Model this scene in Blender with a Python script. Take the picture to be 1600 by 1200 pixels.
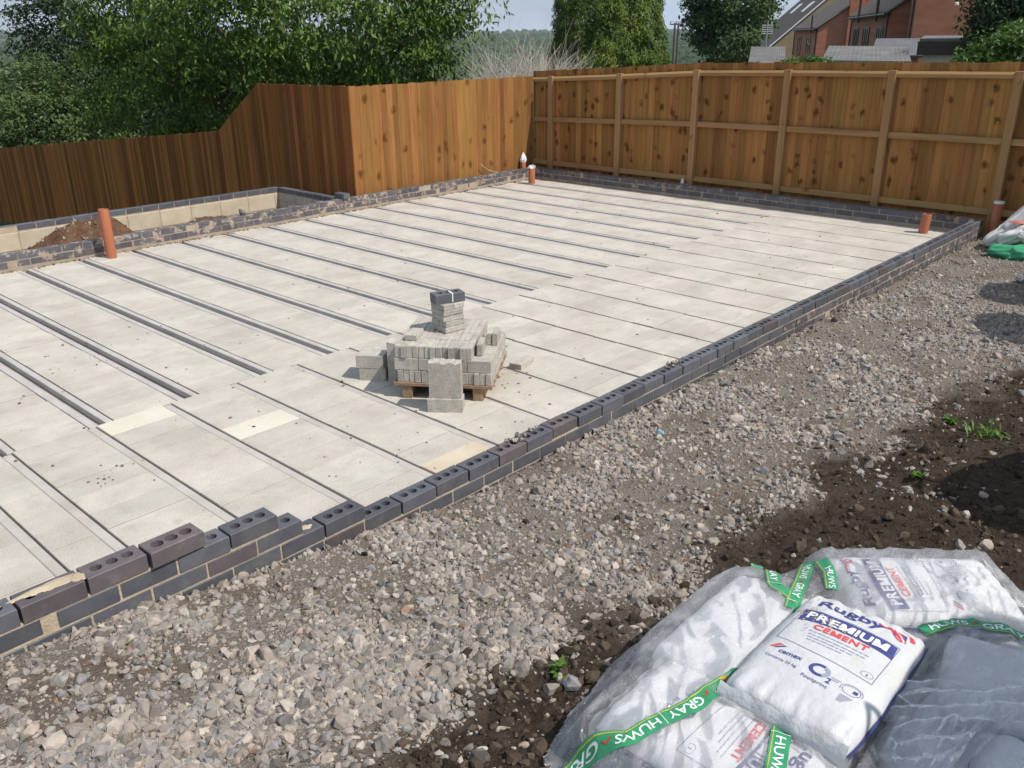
import bpy, bmesh, math, random
import numpy as np
from mathutils import Vector, Matrix
random.seed(7); rng = np.random.default_rng(7)
for o in list(bpy.data.objects): bpy.data.objects.remove(o)
S = bpy.context.scene
COL = S.collection
R = math.radians

# ------------------------------------------------------------------ camera, world, sun, exposure
F_PX, YAW, PITCH, ROLL = 1356.074, 0.75077, 0.38165, 0.01021
CAM = np.array([-2.195, -2.884, 2.075])
fw = np.array([math.cos(YAW)*math.cos(PITCH), math.sin(YAW)*math.cos(PITCH), -math.sin(PITCH)])
r0 = np.array([math.sin(YAW), -math.cos(YAW), 0.0]); d0 = np.cross(fw, r0)
rt = r0*math.cos(ROLL)+d0*math.sin(ROLL); dn = np.cross(fw, rt)
cd = bpy.data.cameras.new('camera'); cam = bpy.data.objects.new('camera', cd); COL.objects.link(cam)
cam.matrix_world = Matrix(((rt[0], -dn[0], -fw[0], CAM[0]), (rt[1], -dn[1], -fw[1], CAM[1]), (rt[2], -dn[2], -fw[2], CAM[2]), (0, 0, 0, 1)))
cd.sensor_width = 36; cd.lens = F_PX/1600*36; cd.clip_start = 0.05; cd.clip_end = 9000
S.camera = cam
SUN = Vector((0.2, -0.75, 1.0)).normalized()
w = bpy.data.worlds.new('World'); S.world = w; w.use_nodes = True
nt = w.node_tree; nt.nodes.clear()
def N(nt, t, **k):
    n = nt.nodes.new(t)
    for a, b in k.items():
        if a == 'i':
            for q, v in b.items(): n.inputs[q].default_value = v
        else: setattr(n, a, b)
    return n
sky = N(nt, 'ShaderNodeTexSky', sky_type='NISHITA', sun_disc=False, sun_elevation=math.asin(SUN.z), sun_rotation=math.atan2(SUN.x, SUN.y), air_density=1.0, dust_density=1.6, ozone_density=1.0)
tc = N(nt, 'ShaderNodeTexCoord'); mp = N(nt, 'ShaderNodeMapping'); mp.inputs['Scale'].default_value = (1, 1, 3.2)
cn = N(nt, 'ShaderNodeTexNoise', i={'Scale': 2.6, 'Detail': 7.0, 'Roughness': 0.58})
cr = N(nt, 'ShaderNodeValToRGB'); cr.color_ramp.elements[0].position = 0.25; cr.color_ramp.elements[1].position = 0.60
mx = N(nt, 'ShaderNodeMix', data_type='RGBA')
cn2 = N(nt, 'ShaderNodeTexNoise', i={'Scale': 6.0, 'Detail': 5.0})
ccol = N(nt, 'ShaderNodeMix', data_type='RGBA'); ccol.inputs['A'].default_value = (5.6, 7.4, 10.0, 1); ccol.inputs['B'].default_value = (8.9, 10.0, 11.6, 1)
bg = N(nt, 'ShaderNodeBackground', i={'Strength': 0.080}); ow = N(nt, 'ShaderNodeOutputWorld')
l = nt.links.new
l(tc.outputs['Generated'], mp.inputs['Vector']); l(mp.outputs['Vector'], cn.inputs['Vector']); l(mp.outputs['Vector'], cn2.inputs['Vector'])
l(cn.outputs['Fac'], cr.inputs['Fac']); l(cr.outputs['Color'], mx.inputs['Factor']); l(sky.outputs['Color'], mx.inputs['A'])
l(cn2.outputs['Fac'], ccol.inputs['Factor']); l(ccol.outputs['Result'], mx.inputs['B']); l(mx.outputs['Result'], bg.inputs['Color']); l(bg.outputs['Background'], ow.inputs['Surface'])
sl = bpy.data.lights.new('sun', 'SUN'); sl.energy = 4.6; sl.angle = R(0.55); sl.color = (1.0, 0.945, 0.865)
so = bpy.data.objects.new('sun', sl); COL.objects.link(so); so.rotation_euler = SUN.to_track_quat('Z', 'Y').to_euler(); so.location = (2, -6, 12)
S.view_settings.view_transform = 'Standard'; S.view_settings.look = 'None'; S.view_settings.gamma = 1; S.view_settings.use_curve_mapping = False
S.view_settings.exposure = 0.0
S.render.engine = 'CYCLES'
S.cycles.transparent_max_bounces = 12; S.cycles.max_bounces = 8

# pixel (of the 1600x1200 photograph) -> direction; the distance is always given by a plane or a stated range
RM = np.array([rt, dn, fw])
def ray(x, y): return RM.T @ np.array([(x-800)/F_PX, (y-600)/F_PX, 1.0])
def bz(x, y, z): d = ray(x, y); return CAM+d*((z-CAM[2])/d[2])
def far(x, y, dist): d = ray(x, y); return CAM+d*(dist/math.hypot(d[0], d[1]))
def proj(P):
    q = (np.asarray(P, float)-CAM) @ RM.T
    zc = np.where(np.abs(q[..., 2]) < 1e-6, 1e-6, q[..., 2])
    return 800+F_PX*q[..., 0]/zc, 600+F_PX*q[..., 1]/zc, q[..., 2]

# ------------------------------------------------------------------ materials
MATS = {}
def mat(name, c1, c2=None, scale=6, rough=0.85, bump=0.3, bscale=60, rand=0.0, hrand=0.0, spec=0.3, stretch=(1, 1, 1), detail=6, contrast=(0.35, 0.65), bdist=0.01,
        spots=None, stain=None, coord='pos', transl=0.0, attr=None, speck=None, metal=0.0, coat=0.0):
    m = bpy.data.materials.new(name); m.use_nodes = True; nt = m.node_tree; nt.nodes.clear(); L = nt.links.new
    out = N(nt, 'ShaderNodeOutputMaterial'); p = N(nt, 'ShaderNodeBsdfPrincipled')
    p.inputs['Roughness'].default_value = rough; p.inputs['Specular IOR Level'].default_value = spec; p.inputs['Metallic'].default_value = metal
    if coat: p.inputs['Coat Weight'].default_value = coat
    if coord == 'pos': src = N(nt, 'ShaderNodeNewGeometry').outputs['Position']
    else: src = N(nt, 'ShaderNodeTexCoord').outputs['Object']
    mp = N(nt, 'ShaderNodeMapping'); mp.inputs['Scale'].default_value = stretch; L(src, mp.inputs['Vector']); vec = mp.outputs['Vector']
    oi = N(nt, 'ShaderNodeObjectInfo')
    if coord != 'pos' or stretch != (1, 1, 1):
        av = N(nt, 'ShaderNodeVectorMath', operation='ADD'); sc = N(nt, 'ShaderNodeMath', operation='MULTIPLY'); sc.inputs[1].default_value = 37.0
        L(oi.outputs['Random'], sc.inputs[0]); L(vec, av.inputs[0]); L(sc.outputs[0], av.inputs[1]); vec = av.outputs[0]
    n1 = N(nt, 'ShaderNodeTexNoise', i={'Scale': scale, 'Detail': detail, 'Roughness': 0.6}); L(vec, n1.inputs['Vector'])
    rp = N(nt, 'ShaderNodeMapRange'); rp.inputs['From Min'].default_value = contrast[0]; rp.inputs['From Max'].default_value = contrast[1]; L(n1.outputs['Fac'], rp.inputs['Value'])
    c2 = c2 or c1
    mx = N(nt, 'ShaderNodeMix', data_type='RGBA'); mx.inputs['A'].default_value = (*c1, 1); mx.inputs['B'].default_value = (*c2, 1); L(rp.outputs['Result'], mx.inputs['Factor'])
    col = mx.outputs['Result']
    def overlay(col, fac, c):
        q = N(nt, 'ShaderNodeMix', data_type='RGBA'); q.inputs['B'].default_value = (*c, 1); L(fac, q.inputs['Factor']); L(col, q.inputs['A']); return q.outputs['Result']
    if attr:      # ramp over a per-piece attribute: the piece's own colour
        at = N(nt, 'ShaderNodeAttribute', attribute_name='tone'); ra = N(nt, 'ShaderNodeValToRGB'); ra.color_ramp.interpolation = 'LINEAR'
        els = ra.color_ramp.elements
        while len(els) < len(attr): els.new(0.5)
        for e, (ps, cc) in zip(els, attr): e.position = ps; e.color = (*cc, 1)
        L(at.outputs['Fac'], ra.inputs['Fac'])
        q = N(nt, 'ShaderNodeMix', data_type='RGBA', blend_type='MULTIPLY'); q.inputs['Factor'].default_value = 1.0; L(ra.outputs['Color'], q.inputs['A']); L(col, q.inputs['B']); col = q.outputs['Result']
    for sp in (stain or []):   # (scale, lo, hi, colour, amount)
        ns = N(nt, 'ShaderNodeTexNoise', i={'Scale': sp[0], 'Detail': 5.0, 'Roughness': 0.62}); L(vec, ns.inputs['Vector'])
        mr = N(nt, 'ShaderNodeMapRange'); mr.inputs['From Min'].default_value = sp[1]; mr.inputs['From Max'].default_value = sp[2]; mr.inputs['To Max'].default_value = sp[4]; L(ns.outputs['Fac'], mr.inputs['Value'])
        col = overlay(col, mr.outputs['Result'], sp[3])
    if speck:     # (scale, radius, colour, amount)
        for s_ in speck:
            v = N(nt, 'ShaderNodeTexVoronoi', i={'Scale': s_[0]}); L(vec, v.inputs['Vector'])
            mr = N(nt, 'ShaderNodeMapRange'); mr.inputs['From Min'].default_value = s_[1]; mr.inputs['From Max'].default_value = s_[1]*0.5; mr.inputs['To Max'].default_value = s_[3]; L(v.outputs['Distance'], mr.inputs['Value'])
            col = overlay(col, mr.outputs['Result'], s_[2])
    if rand or hrand:
        hs = N(nt, 'ShaderNodeHueSaturation'); mr = N(nt, 'ShaderNodeMapRange'); mr.inputs['To Min'].default_value = 1-rand; mr.inputs['To Max'].default_value = 1+rand
        L(oi.outputs['Random'], mr.inputs['Value']); L(mr.outputs['Result'], hs.inputs['Value']); L(col, hs.inputs['Color'])
        if hrand:
            m2 = N(nt, 'ShaderNodeMath', operation='MULTIPLY'); m2.inputs[1].default_value = 7.31; L(oi.outputs['Random'], m2.inputs[0])
            m3 = N(nt, 'ShaderNodeMath', operation='FRACT'); L(m2.outputs[0], m3.inputs[0])
            m4 = N(nt, 'ShaderNodeMapRange'); m4.inputs['To Min'].default_value = 0.5-hrand; m4.inputs['To Max'].default_value = 0.5+hrand; L(m3.outputs[0], m4.inputs['Value']); L(m4.outputs['Result'], hs.inputs['Hue'])
        col = hs.outputs['Color']
    L(col, p.inputs['Base Color'])
    if bump:
        nb = N(nt, 'ShaderNodeTexNoise', i={'Scale': bscale, 'Detail': 4.0, 'Roughness': 0.65}); L(vec, nb.inputs['Vector'])
        b = N(nt, 'ShaderNodeBump', i={'Strength': bump, 'Distance': bdist}); L(nb.outputs['Fac'], b.inputs['Height']); L(b.outputs['Normal'], p.inputs['Normal'])
    sh = p.outputs['BSDF']
    if transl:
        t = N(nt, 'ShaderNodeBsdfTranslucent'); g = N(nt, 'ShaderNodeMix', data_type='RGBA', blend_type='MULTIPLY'); g.inputs['Factor'].default_value = 1; g.inputs['B'].default_value = (1.25, 1.35, 0.6, 1)
        L(col, g.inputs['A']); L(g.outputs['Result'], t.inputs['Color']); ms = N(nt, 'ShaderNodeMixShader'); ms.inputs['Fac'].default_value = transl; L(sh, ms.inputs[1]); L(t.outputs['BSDF'], ms.inputs[2]); sh = ms.outputs['Shader']
    L(sh, out.inputs['Surface']); MATS[name] = m; return m

mat('floor_block', (0.44, 0.404, 0.35), (0.54, 0.50, 0.438), scale=3.0, rough=0.95, bump=0.9, bscale=110, rand=0.065, hrand=0.01, spec=0.12, bdist=0.006,
    stain=[(1.1, 0.55, 0.75, (0.40, 0.33, 0.265), 0.5), (9, 0.56, 0.75, (0.34, 0.315, 0.28), 0.5), (3.1, 0.60, 0.70, (0.37, 0.33, 0.28), 0.4)], speck=[(85, 0.22, (0.24, 0.22, 0.195), 0.55), (60, 0.2, (0.70, 0.67, 0.60), 0.5), (34, 0.13, (0.27, 0.24, 0.21), 0.6)])
mat('new_block', (0.56, 0.515, 0.43), (0.62, 0.575, 0.49), scale=4, rough=0.95, bump=0.5, bscale=160, spec=0.15, bdist=0.004)
mat('tan_block', (0.50, 0.41, 0.30), (0.57, 0.49, 0.38), scale=4, rough=0.95, bump=0.5, bscale=160, spec=0.15, bdist=0.004)
mat('beam_concrete', (0.40, 0.372, 0.35), (0.47, 0.44, 0.415), scale=5, rough=0.8, bump=0.15, bscale=40, spec=0.3, stain=[(2.2, 0.55, 0.75, (0.34, 0.29, 0.24), 0.5)])
mat('front_beam_concrete', (0.40, 0.37, 0.335), (0.47, 0.44, 0.40), scale=5, rough=0.85, bump=0.25, bscale=60, spec=0.25, stain=[(2.2, 0.52, 0.72, (0.30, 0.25, 0.20), 0.5)])
mat('under_floor', (0.42, 0.385, 0.35), (0.50, 0.46, 0.42), scale=5)
ENG = dict(scale=9, rough=0.62, bump=0.25, bscale=90, rand=0.2, hrand=0.012, spec=0.4, bdist=0.004)
mat('blue_brick', (0.075, 0.078, 0.092), (0.104, 0.106, 0.120), **ENG, stain=[(14, 0.55, 0.74, (0.17, 0.155, 0.14), 0.5), (4, 0.55, 0.7, (0.15, 0.135, 0.125), 0.45), (70, 0.66, 0.72, (0.30, 0.27, 0.23), 0.6)])
mat('purple_brick', (0.086, 0.074, 0.080), (0.115, 0.094, 0.098), **ENG, stain=[(14, 0.55, 0.74, (0.18, 0.155, 0.14), 0.5), (70, 0.66, 0.72, (0.30, 0.27, 0.23), 0.6)])
mat('smeared_brick', (0.075, 0.078, 0.095), (0.12, 0.105, 0.11), **ENG, stain=[(11, 0.535, 0.61, (0.37, 0.295, 0.225), 0.92), (40, 0.62, 0.74, (0.42, 0.35, 0.27), 0.6)])
mat('mortar', (0.40, 0.315, 0.225), (0.52, 0.43, 0.32), scale=10, rough=0.95, bump=0.6, bscale=90, spec=0.1)
mat('grey_mortar', (0.33, 0.265, 0.20), (0.43, 0.35, 0.275), scale=6, rough=0.95, bump=0.8, bscale=60, spec=0.1, stain=[(5, 0.55, 0.7, (0.25, 0.22, 0.19), 0.6)])
mat('yellow_block', (0.47, 0.405, 0.30), (0.56, 0.49, 0.38), scale=5, rough=0.95, bump=0.5, bscale=70, rand=0.06, spec=0.1, stain=[(2.4, 0.55, 0.7, (0.45, 0.36, 0.25), 0.5)])
mat('grey_block', (0.39, 0.362, 0.315), (0.50, 0.468, 0.41), scale=16, rough=0.95, bump=1.0, bscale=110, rand=0.10, hrand=0.008, spec=0.1, bdist=0.006, speck=[(70, 0.28, (0.15, 0.142, 0.128), 0.75), (52, 0.22, (0.58, 0.55, 0.48), 0.6)])
mat('pallet_wood', (0.24, 0.15, 0.09), (0.34, 0.23, 0.15), scale=6, stretch=(1, 6, 6), rough=0.85, bump=0.3, rand=0.15)
WOOD = dict(rough=0.9, bump=0.25, bscale=9, spec=0.08, bdist=0.004, detail=5, contrast=(0.3, 0.7))
def wood(name, c1, c2, knot, stretch, kscale=1.0, rand=0.16, kn=0.9, thr=0.62):
    m = mat(name, c1, c2, scale=1.0, stretch=stretch, rand=rand, hrand=0.008, stain=[(0.33, 0.58, 0.76, knot, 0.55)], **WOOD)
    nt = m.node_tree; L = nt.links.new; p = [n for n in nt.nodes if n.type == 'BSDF_PRINCIPLED'][0]
    col = p.inputs['Base Color'].links[0].from_socket
    g = N(nt, 'ShaderNodeNewGeometry'); oi = N(nt, 'ShaderNodeObjectInfo')
    mp = N(nt, 'ShaderNodeMapping'); mp.inputs['Scale'].default_value = (6*kscale, 6*kscale, 4.6*kscale)
    L(g.outputs['Position'], mp.inputs['Vector'])
    dn_ = N(nt, 'ShaderNodeTexNoise', i={'Scale': 1.7, 'Detail': 5.0, 'Roughness': 0.7}); L(mp.outputs['Vector'], dn_.inputs['Vector'])
    ad = N(nt, 'ShaderNodeMixRGB', blend_type='ADD'); ad.inputs['Fac'].default_value = 1.0; L(mp.outputs['Vector'], ad.inputs['Color1']); L(dn_.outputs['Color'], ad.inputs['Color2'])
    v = N(nt, 'ShaderNodeTexVoronoi', i={'Scale': 1.0, 'Randomness': 1.0}); L(ad.outputs['Color'], v.inputs['Vector'])
    mr = N(nt, 'ShaderNodeMapRange'); mr.inputs['From Min'].default_value = 0.36; mr.inputs['From Max'].default_value = 0.14; mr.inputs['To Max'].default_value = kn; L(v.outputs['Distance'], mr.inputs['Value'])
    # only some of the cells hold a knot
    sep = N(nt, 'ShaderNodeSeparateColor'); L(v.outputs['Color'], sep.inputs['Color']); gt = N(nt, 'ShaderNodeMath', operation='GREATER_THAN'); gt.inputs[1].default_value = thr; L(sep.outputs['Red'], gt.inputs[0])
    mu = N(nt, 'ShaderNodeMath', operation='MULTIPLY'); L(mr.outputs['Result'], mu.inputs[0]); L(gt.outputs[0], mu.inputs[1])
    q = N(nt, 'ShaderNodeMix', data_type='RGBA'); q.inputs['B'].default_value = (*knot, 1); L(mu.outputs[0], q.inputs['Factor']); L(col, q.inputs['A']); L(q.outputs['Result'], p.inputs['Base Color'])
    return m
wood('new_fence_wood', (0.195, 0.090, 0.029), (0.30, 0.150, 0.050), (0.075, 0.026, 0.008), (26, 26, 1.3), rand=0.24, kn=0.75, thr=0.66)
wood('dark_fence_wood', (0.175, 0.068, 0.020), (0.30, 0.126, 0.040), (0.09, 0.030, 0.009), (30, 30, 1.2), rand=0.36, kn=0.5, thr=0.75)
wood('panel_fence_wood', (0.235, 0.110, 0.034), (0.35, 0.178, 0.060), (0.060, 0.017, 0.006), (22, 22, 1.2), kn=0.78, rand=0.28, thr=0.6, kscale=1.2)
wood('post_wood', (0.31, 0.178, 0.076), (0.40, 0.24, 0.110), (0.11, 0.045, 0.017), (22, 22, 1.5), rand=0.08)
wood('rail_wood', (0.29, 0.165, 0.070), (0.38, 0.225, 0.103), (0.10, 0.04, 0.015), (22, 1.5, 22), rand=0.08)
mat('orange_pipe', (0.36, 0.118, 0.055), (0.41, 0.14, 0.068), scale=3, rough=0.42, bump=0.05, bscale=8, spec=0.45, stain=[(6, 0.6, 0.75, (0.42, 0.25, 0.17), 0.35)])
mat('pipe_inside', (0.13, 0.04, 0.018), rough=0.6, bump=0)
mat('white_plastic', (0.72, 0.72, 0.74), (0.80, 0.80, 0.80), rough=0.35, bump=0.2, bscale=20, spec=0.5)
mat('gravel', (0.85, 0.85, 0.85), (1.2, 1.17, 1.14), scale=55, rough=0.9, bump=0.5, bscale=160, spec=0.2, bdist=0.004,
    attr=[(0.0, (0.10, 0.09, 0.082)), (0.18, (0.17, 0.158, 0.148)), (0.36, (0.255, 0.222, 0.195)), (0.52, (0.32, 0.268, 0.225)), (0.66, (0.225, 0.222, 0.225)), (0.80, (0.36, 0.315, 0.272)), (0.93, (0.46, 0.415, 0.365)), (1.0, (0.25, 0.145, 0.10))], stain=[(5, 0.5, 0.7, (0.27, 0.225, 0.18), 0.55)])
mat('clod', (0.8, 0.8, 0.8), (1.2, 1.15, 1.1), scale=40, rough=1.0, bump=0.9, bscale=110, spec=0.05, attr=[(0.0, (0.038, 0.029, 0.022)), (0.5, (0.070, 0.053, 0.040)), (1.0, (0.125, 0.098, 0.074))])
mat('crumb', (0.9, 0.9, 0.9), (1.1, 1.1, 1.1), scale=40, rough=1.0, bump=0.6, bscale=110, spec=0.05, attr=[(0.0, (0.10, 0.062, 0.042)), (0.5, (0.20, 0.15, 0.11)), (1.0, (0.33, 0.29, 0.24))])
mat('dirt_heap', (0.12, 0.062, 0.036), (0.20, 0.115, 0.072), scale=9, rough=1.0, bump=1.2, bscale=45, bdist=0.03, spec=0.05, stain=[(20, 0.58, 0.7, (0.30, 0.22, 0.16), 0.5)])
# leaves, roofs, houses
LV = dict(scale=1.3, rough=0.5, bump=0, spec=0.35, detail=3)
mat('walnut_leaf', (0.024, 0.058, 0.008), (0.135, 0.225, 0.030), transl=0.14, **{**LV, 'scale': 2.2})  # shaded depths and bright highlights of the crown painted into the leaf tones
mat('dark_leaf', (0.012, 0.027, 0.008), (0.042, 0.078, 0.022), transl=0.1, **LV)
mat('hedge_leaf', (0.025, 0.05, 0.012), (0.095, 0.145, 0.036), transl=0.15, **LV)
mat('conifer_leaf', (0.055, 0.108, 0.012), (0.15, 0.205, 0.02), transl=0.12, **LV)
mat('oak_leaf', (0.034, 0.07, 0.018), (0.06, 0.105, 0.026), transl=0.2, **LV)
mat('ivy_leaf', (0.05, 0.11, 0.018), (0.10, 0.18, 0.035), transl=0.25, **LV)
mat('weed_leaf', (0.075, 0.16, 0.02), (0.12, 0.22, 0.035), transl=0.25, **LV)
mat('bark', (0.10, 0.078, 0.058), (0.16, 0.13, 0.10), scale=8, rough=0.95, bump=0.7, bscale=25, stretch=(1, 1, 0.3))
mat('pale_twig', (0.44, 0.39, 0.335), (0.56, 0.51, 0.45), scale=8, rough=0.9, bump=0)
mat('far_wood', (0.028, 0.05, 0.022), (0.055, 0.085, 0.034), scale=0.012, rough=1.0, bump=0, spec=0.05)
mat('field', (0.045, 0.078, 0.027), (0.09, 0.125, 0.05), scale=0.004, rough=1.0, bump=0, spec=0.05, stain=[(0.0022, 0.56, 0.60, (0.27, 0.25, 0.15), 0.7)], contrast=(0.45, 0.55))
mat('rough_grass', (0.07, 0.11, 0.03), (0.13, 0.16, 0.055), scale=0.4, rough=1.0, bump=0, spec=0.05)
mat('red_brickwork', (0.33, 0.135, 0.085), (0.41, 0.175, 0.115), scale=1.2, rough=0.9, bump=0.4, bscale=9, spec=0.15, stretch=(1, 1, 3), stain=[(0.25, 0.5, 0.7, (0.28, 0.115, 0.08), 0.5)])
mat('tan_brickwork', (0.30, 0.235, 0.15), (0.36, 0.285, 0.19), scale=1.2, rough=0.9, bump=0.4, bscale=9, spec=0.15, stretch=(1, 1, 3))
mat('grey_render', (0.42, 0.39, 0.35), (0.52, 0.49, 0.44), scale=1.5, rough=0.95, bump=0.3, bscale=20, stain=[(1.1, 0.55, 0.7, (0.28, 0.26, 0.23), 0.6)])
mat('roof_tile', (0.19, 0.148, 0.125), (0.26, 0.205, 0.175), scale=2, rough=0.9, bump=0.4, bscale=12, spec=0.15)
mat('dark_slate', (0.10, 0.10, 0.105), (0.15, 0.15, 0.155), scale=2, rough=0.8, bump=0.3, bscale=8)
mat('cement_sheet', (0.115, 0.113, 0.108), (0.165, 0.162, 0.157), scale=2, rough=0.9, bump=0.3, bscale=10, stain=[(1.6, 0.52, 0.7, (0.22, 0.21, 0.19), 0.6)])
mat('white_paint', (0.75, 0.75, 0.74), rough=0.5, bump=0)
mat('dark_paint', (0.045, 0.03, 0.026), rough=0.4, bump=0)
mat('window_glass', (0.02, 0.025, 0.03), rough=0.06, bump=0, spec=0.6)
mat('pole_wood', (0.075, 0.055, 0.045), (0.11, 0.085, 0.07), scale=3, rough=0.95, bump=0.3)
mat('wire', (0.05, 0.05, 0.05), rough=0.6, bump=0)
mat('steel', (0.5, 0.5, 0.5), rough=0.35, bump=0, metal=0.9)
# sacks
mat('bag_white', (0.68, 0.685, 0.70), (0.75, 0.755, 0.77), scale=3, rough=0.42, bump=0.35, bscale=14, bdist=0.012, spec=0.45, stain=[(7, 0.60, 0.80, (0.56, 0.53, 0.46), 0.55)])
mat('dusty_bag', (0.50, 0.507, 0.52), (0.57, 0.572, 0.58), scale=3, rough=0.45, bump=0.5, bscale=11, bdist=0.02, spec=0.4, stain=[(5, 0.56, 0.72, (0.50, 0.46, 0.38), 0.6), (26, 0.60, 0.72, (0.44, 0.40, 0.32), 0.4)])
PR = dict(scale=30, rough=0.45, bump=0.1, bscale=14, spec=0.4)
mat('print_blue', (0.045, 0.052, 0.19), (0.06, 0.067, 0.22), **PR); mat('print_red', (0.62, 0.055, 0.06), (0.68, 0.075, 0.08), **PR)
mat('print_white', (0.78, 0.78, 0.78), **PR); mat('print_grey', (0.28, 0.30, 0.40), **PR)
mat('dust', (0.40, 0.36, 0.27), (0.50, 0.46, 0.37), scale=30, rough=1.0, bump=0.5, bscale=80, spec=0.05)
mat('tape_green', (0.028, 0.24, 0.105), (0.04, 0.29, 0.13), scale=8, rough=0.3, bump=0.25, bscale=22, spec=0.5)
mat('tape_gold', (0.55, 0.42, 0.06), rough=0.35, bump=0); mat('tape_red', (0.45, 0.06, 0.03), rough=0.35, bump=0)
mat('tape_white', (0.72, 0.80, 0.74), rough=0.35, bump=0)
mat('sack_white', (0.60, 0.575, 0.545), (0.70, 0.68, 0.65), scale=5, rough=0.75, bump=0.4, bscale=30, spec=0.25, stain=[(3, 0.5, 0.68, (0.44, 0.39, 0.33), 0.6)])
mat('sack_red', (0.45, 0.14, 0.12), rough=0.7, bump=0.2)
mat('sack_green', (0.035, 0.26, 0.12), (0.06, 0.34, 0.17), scale=6, rough=0.4, bump=0.3, bscale=18, spec=0.45)
mat('blue_scrap', (0.22, 0.42, 0.50), rough=0.4, bump=0)
mat('shade_bulk_bag', (0.62, 0.61, 0.58), (0.70, 0.69, 0.66), scale=8, rough=0.8, bump=0.3, bscale=200)

# wavy tile courses across the roof slope (relief only)
for nm in ('roof_tile', 'dark_slate'):
    m = MATS[nm]; nt_ = m.node_tree; b = [n for n in nt_.nodes if n.type == 'BUMP'][0]
    g = N(nt_, 'ShaderNodeNewGeometry'); sx = N(nt_, 'ShaderNodeSeparateXYZ'); nt_.links.new(g.outputs['Position'], sx.inputs[0])
    a = N(nt_, 'ShaderNodeMath', operation='MULTIPLY'); a.inputs[1].default_value = 4.6; nt_.links.new(sx.outputs['Z'], a.inputs[0])
    f = N(nt_, 'ShaderNodeMath', operation='FRACT'); nt_.links.new(a.outputs[0], f.inputs[0])
    b2 = N(nt_, 'ShaderNodeBump', i={'Strength': 1.0, 'Distance': 0.09}); nt_.links.new(f.outputs[0], b2.inputs['Height']); nt_.links.new(b.outputs['Normal'], b2.inputs['Normal'])
    p = [n for n in nt_.nodes if n.type == 'BSDF_PRINCIPLED'][0]; nt_.links.new(b2.outputs['Normal'], p.inputs['Normal'])
# clear polythene film: see-through, a little milky, glossy at the creases
m = bpy.data.materials.new('clear_film'); m.use_nodes = True; nf = m.node_tree; nf.nodes.clear(); MATS['clear_film'] = m; LN = nf.links.new
o_ = N(nf, 'ShaderNodeOutputMaterial'); tr = N(nf, 'ShaderNodeBsdfTransparent'); tr.inputs['Color'].default_value = (0.985, 0.987, 0.99, 1)
gl = N(nf, 'ShaderNodeBsdfGlossy', i={'Color': (1, 1, 1, 1), 'Roughness': 0.11}); df = N(nf, 'ShaderNodeBsdfDiffuse', i={'Color': (0.95, 0.955, 0.97, 1)}); tl = N(nf, 'ShaderNodeBsdfTranslucent', i={'Color': (0.95, 0.955, 0.97, 1)})
g = N(nf, 'ShaderNodeNewGeometry'); mpf = N(nf, 'ShaderNodeMapping'); mpf.inputs['Rotation'].default_value = (0, 0, R(35)); mpf.inputs['Scale'].default_value = (1.0, 2.4, 1.0); LN(g.outputs['Position'], mpf.inputs['Vector'])
nb = N(nf, 'ShaderNodeTexNoise', i={'Scale': 24.0, 'Detail': 3.0, 'Roughness': 0.5, 'Distortion': 1.5}); LN(mpf.outputs['Vector'], nb.inputs['Vector'])
bb = N(nf, 'ShaderNodeBump', i={'Strength': 0.45, 'Distance': 0.012}); LN(nb.outputs['Fac'], bb.inputs['Height'])
for q_ in (df, tl): LN(bb.outputs['Normal'], q_.inputs['Normal'])
ng = N(nf, 'ShaderNodeTexNoise', i={'Scale': 34.0, 'Detail': 3.0, 'Roughness': 0.55, 'Distortion': 2.2}); LN(mpf.outputs['Vector'], ng.inputs['Vector']); bg2 = N(nf, 'ShaderNodeBump', i={'Strength': 1.0, 'Distance': 0.022}); LN(ng.outputs['Fac'], bg2.inputs['Height']); LN(bg2.outputs['Normal'], gl.inputs['Normal'])
m1 = N(nf, 'ShaderNodeMixShader'); m1.inputs['Fac'].default_value = 0.5; LN(df.outputs[0], m1.inputs[1]); LN(tl.outputs[0], m1.inputs[2])
nm = N(nf, 'ShaderNodeTexNoise', i={'Scale': 9.0, 'Detail': 4.0}); LN(mpf.outputs['Vector'], nm.inputs['Vector']); mk = N(nf, 'ShaderNodeMapRange'); mk.inputs['From Min'].default_value = 0.4; mk.inputs['From Max'].default_value = 0.7; mk.inputs['To Min'].default_value = 0.16; mk.inputs['To Max'].default_value = 0.46; LN(nm.outputs['Fac'], mk.inputs['Value'])
m2 = N(nf, 'ShaderNodeMixShader'); LN(mk.outputs['Result'], m2.inputs['Fac']); LN(tr.outputs[0], m2.inputs[1]); LN(m1.outputs[0], m2.inputs[2])
fr = N(nf, 'ShaderNodeFresnel', i={'IOR': 1.5}); mr = N(nf, 'ShaderNodeMapRange'); mr.inputs['To Min'].default_value = 0.09; mr.inputs['To Max'].default_value = 0.8; LN(fr.outputs[0], mr.inputs['Value'])
m3 = N(nf, 'ShaderNodeMixShader'); LN(mr.outputs['Result'], m3.inputs['Fac']); LN(m2.outputs[0], m3.inputs[1]); LN(gl.outputs[0], m3.inputs[2]); LN(m3.outputs[0], o_.inputs['Surface'])

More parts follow.
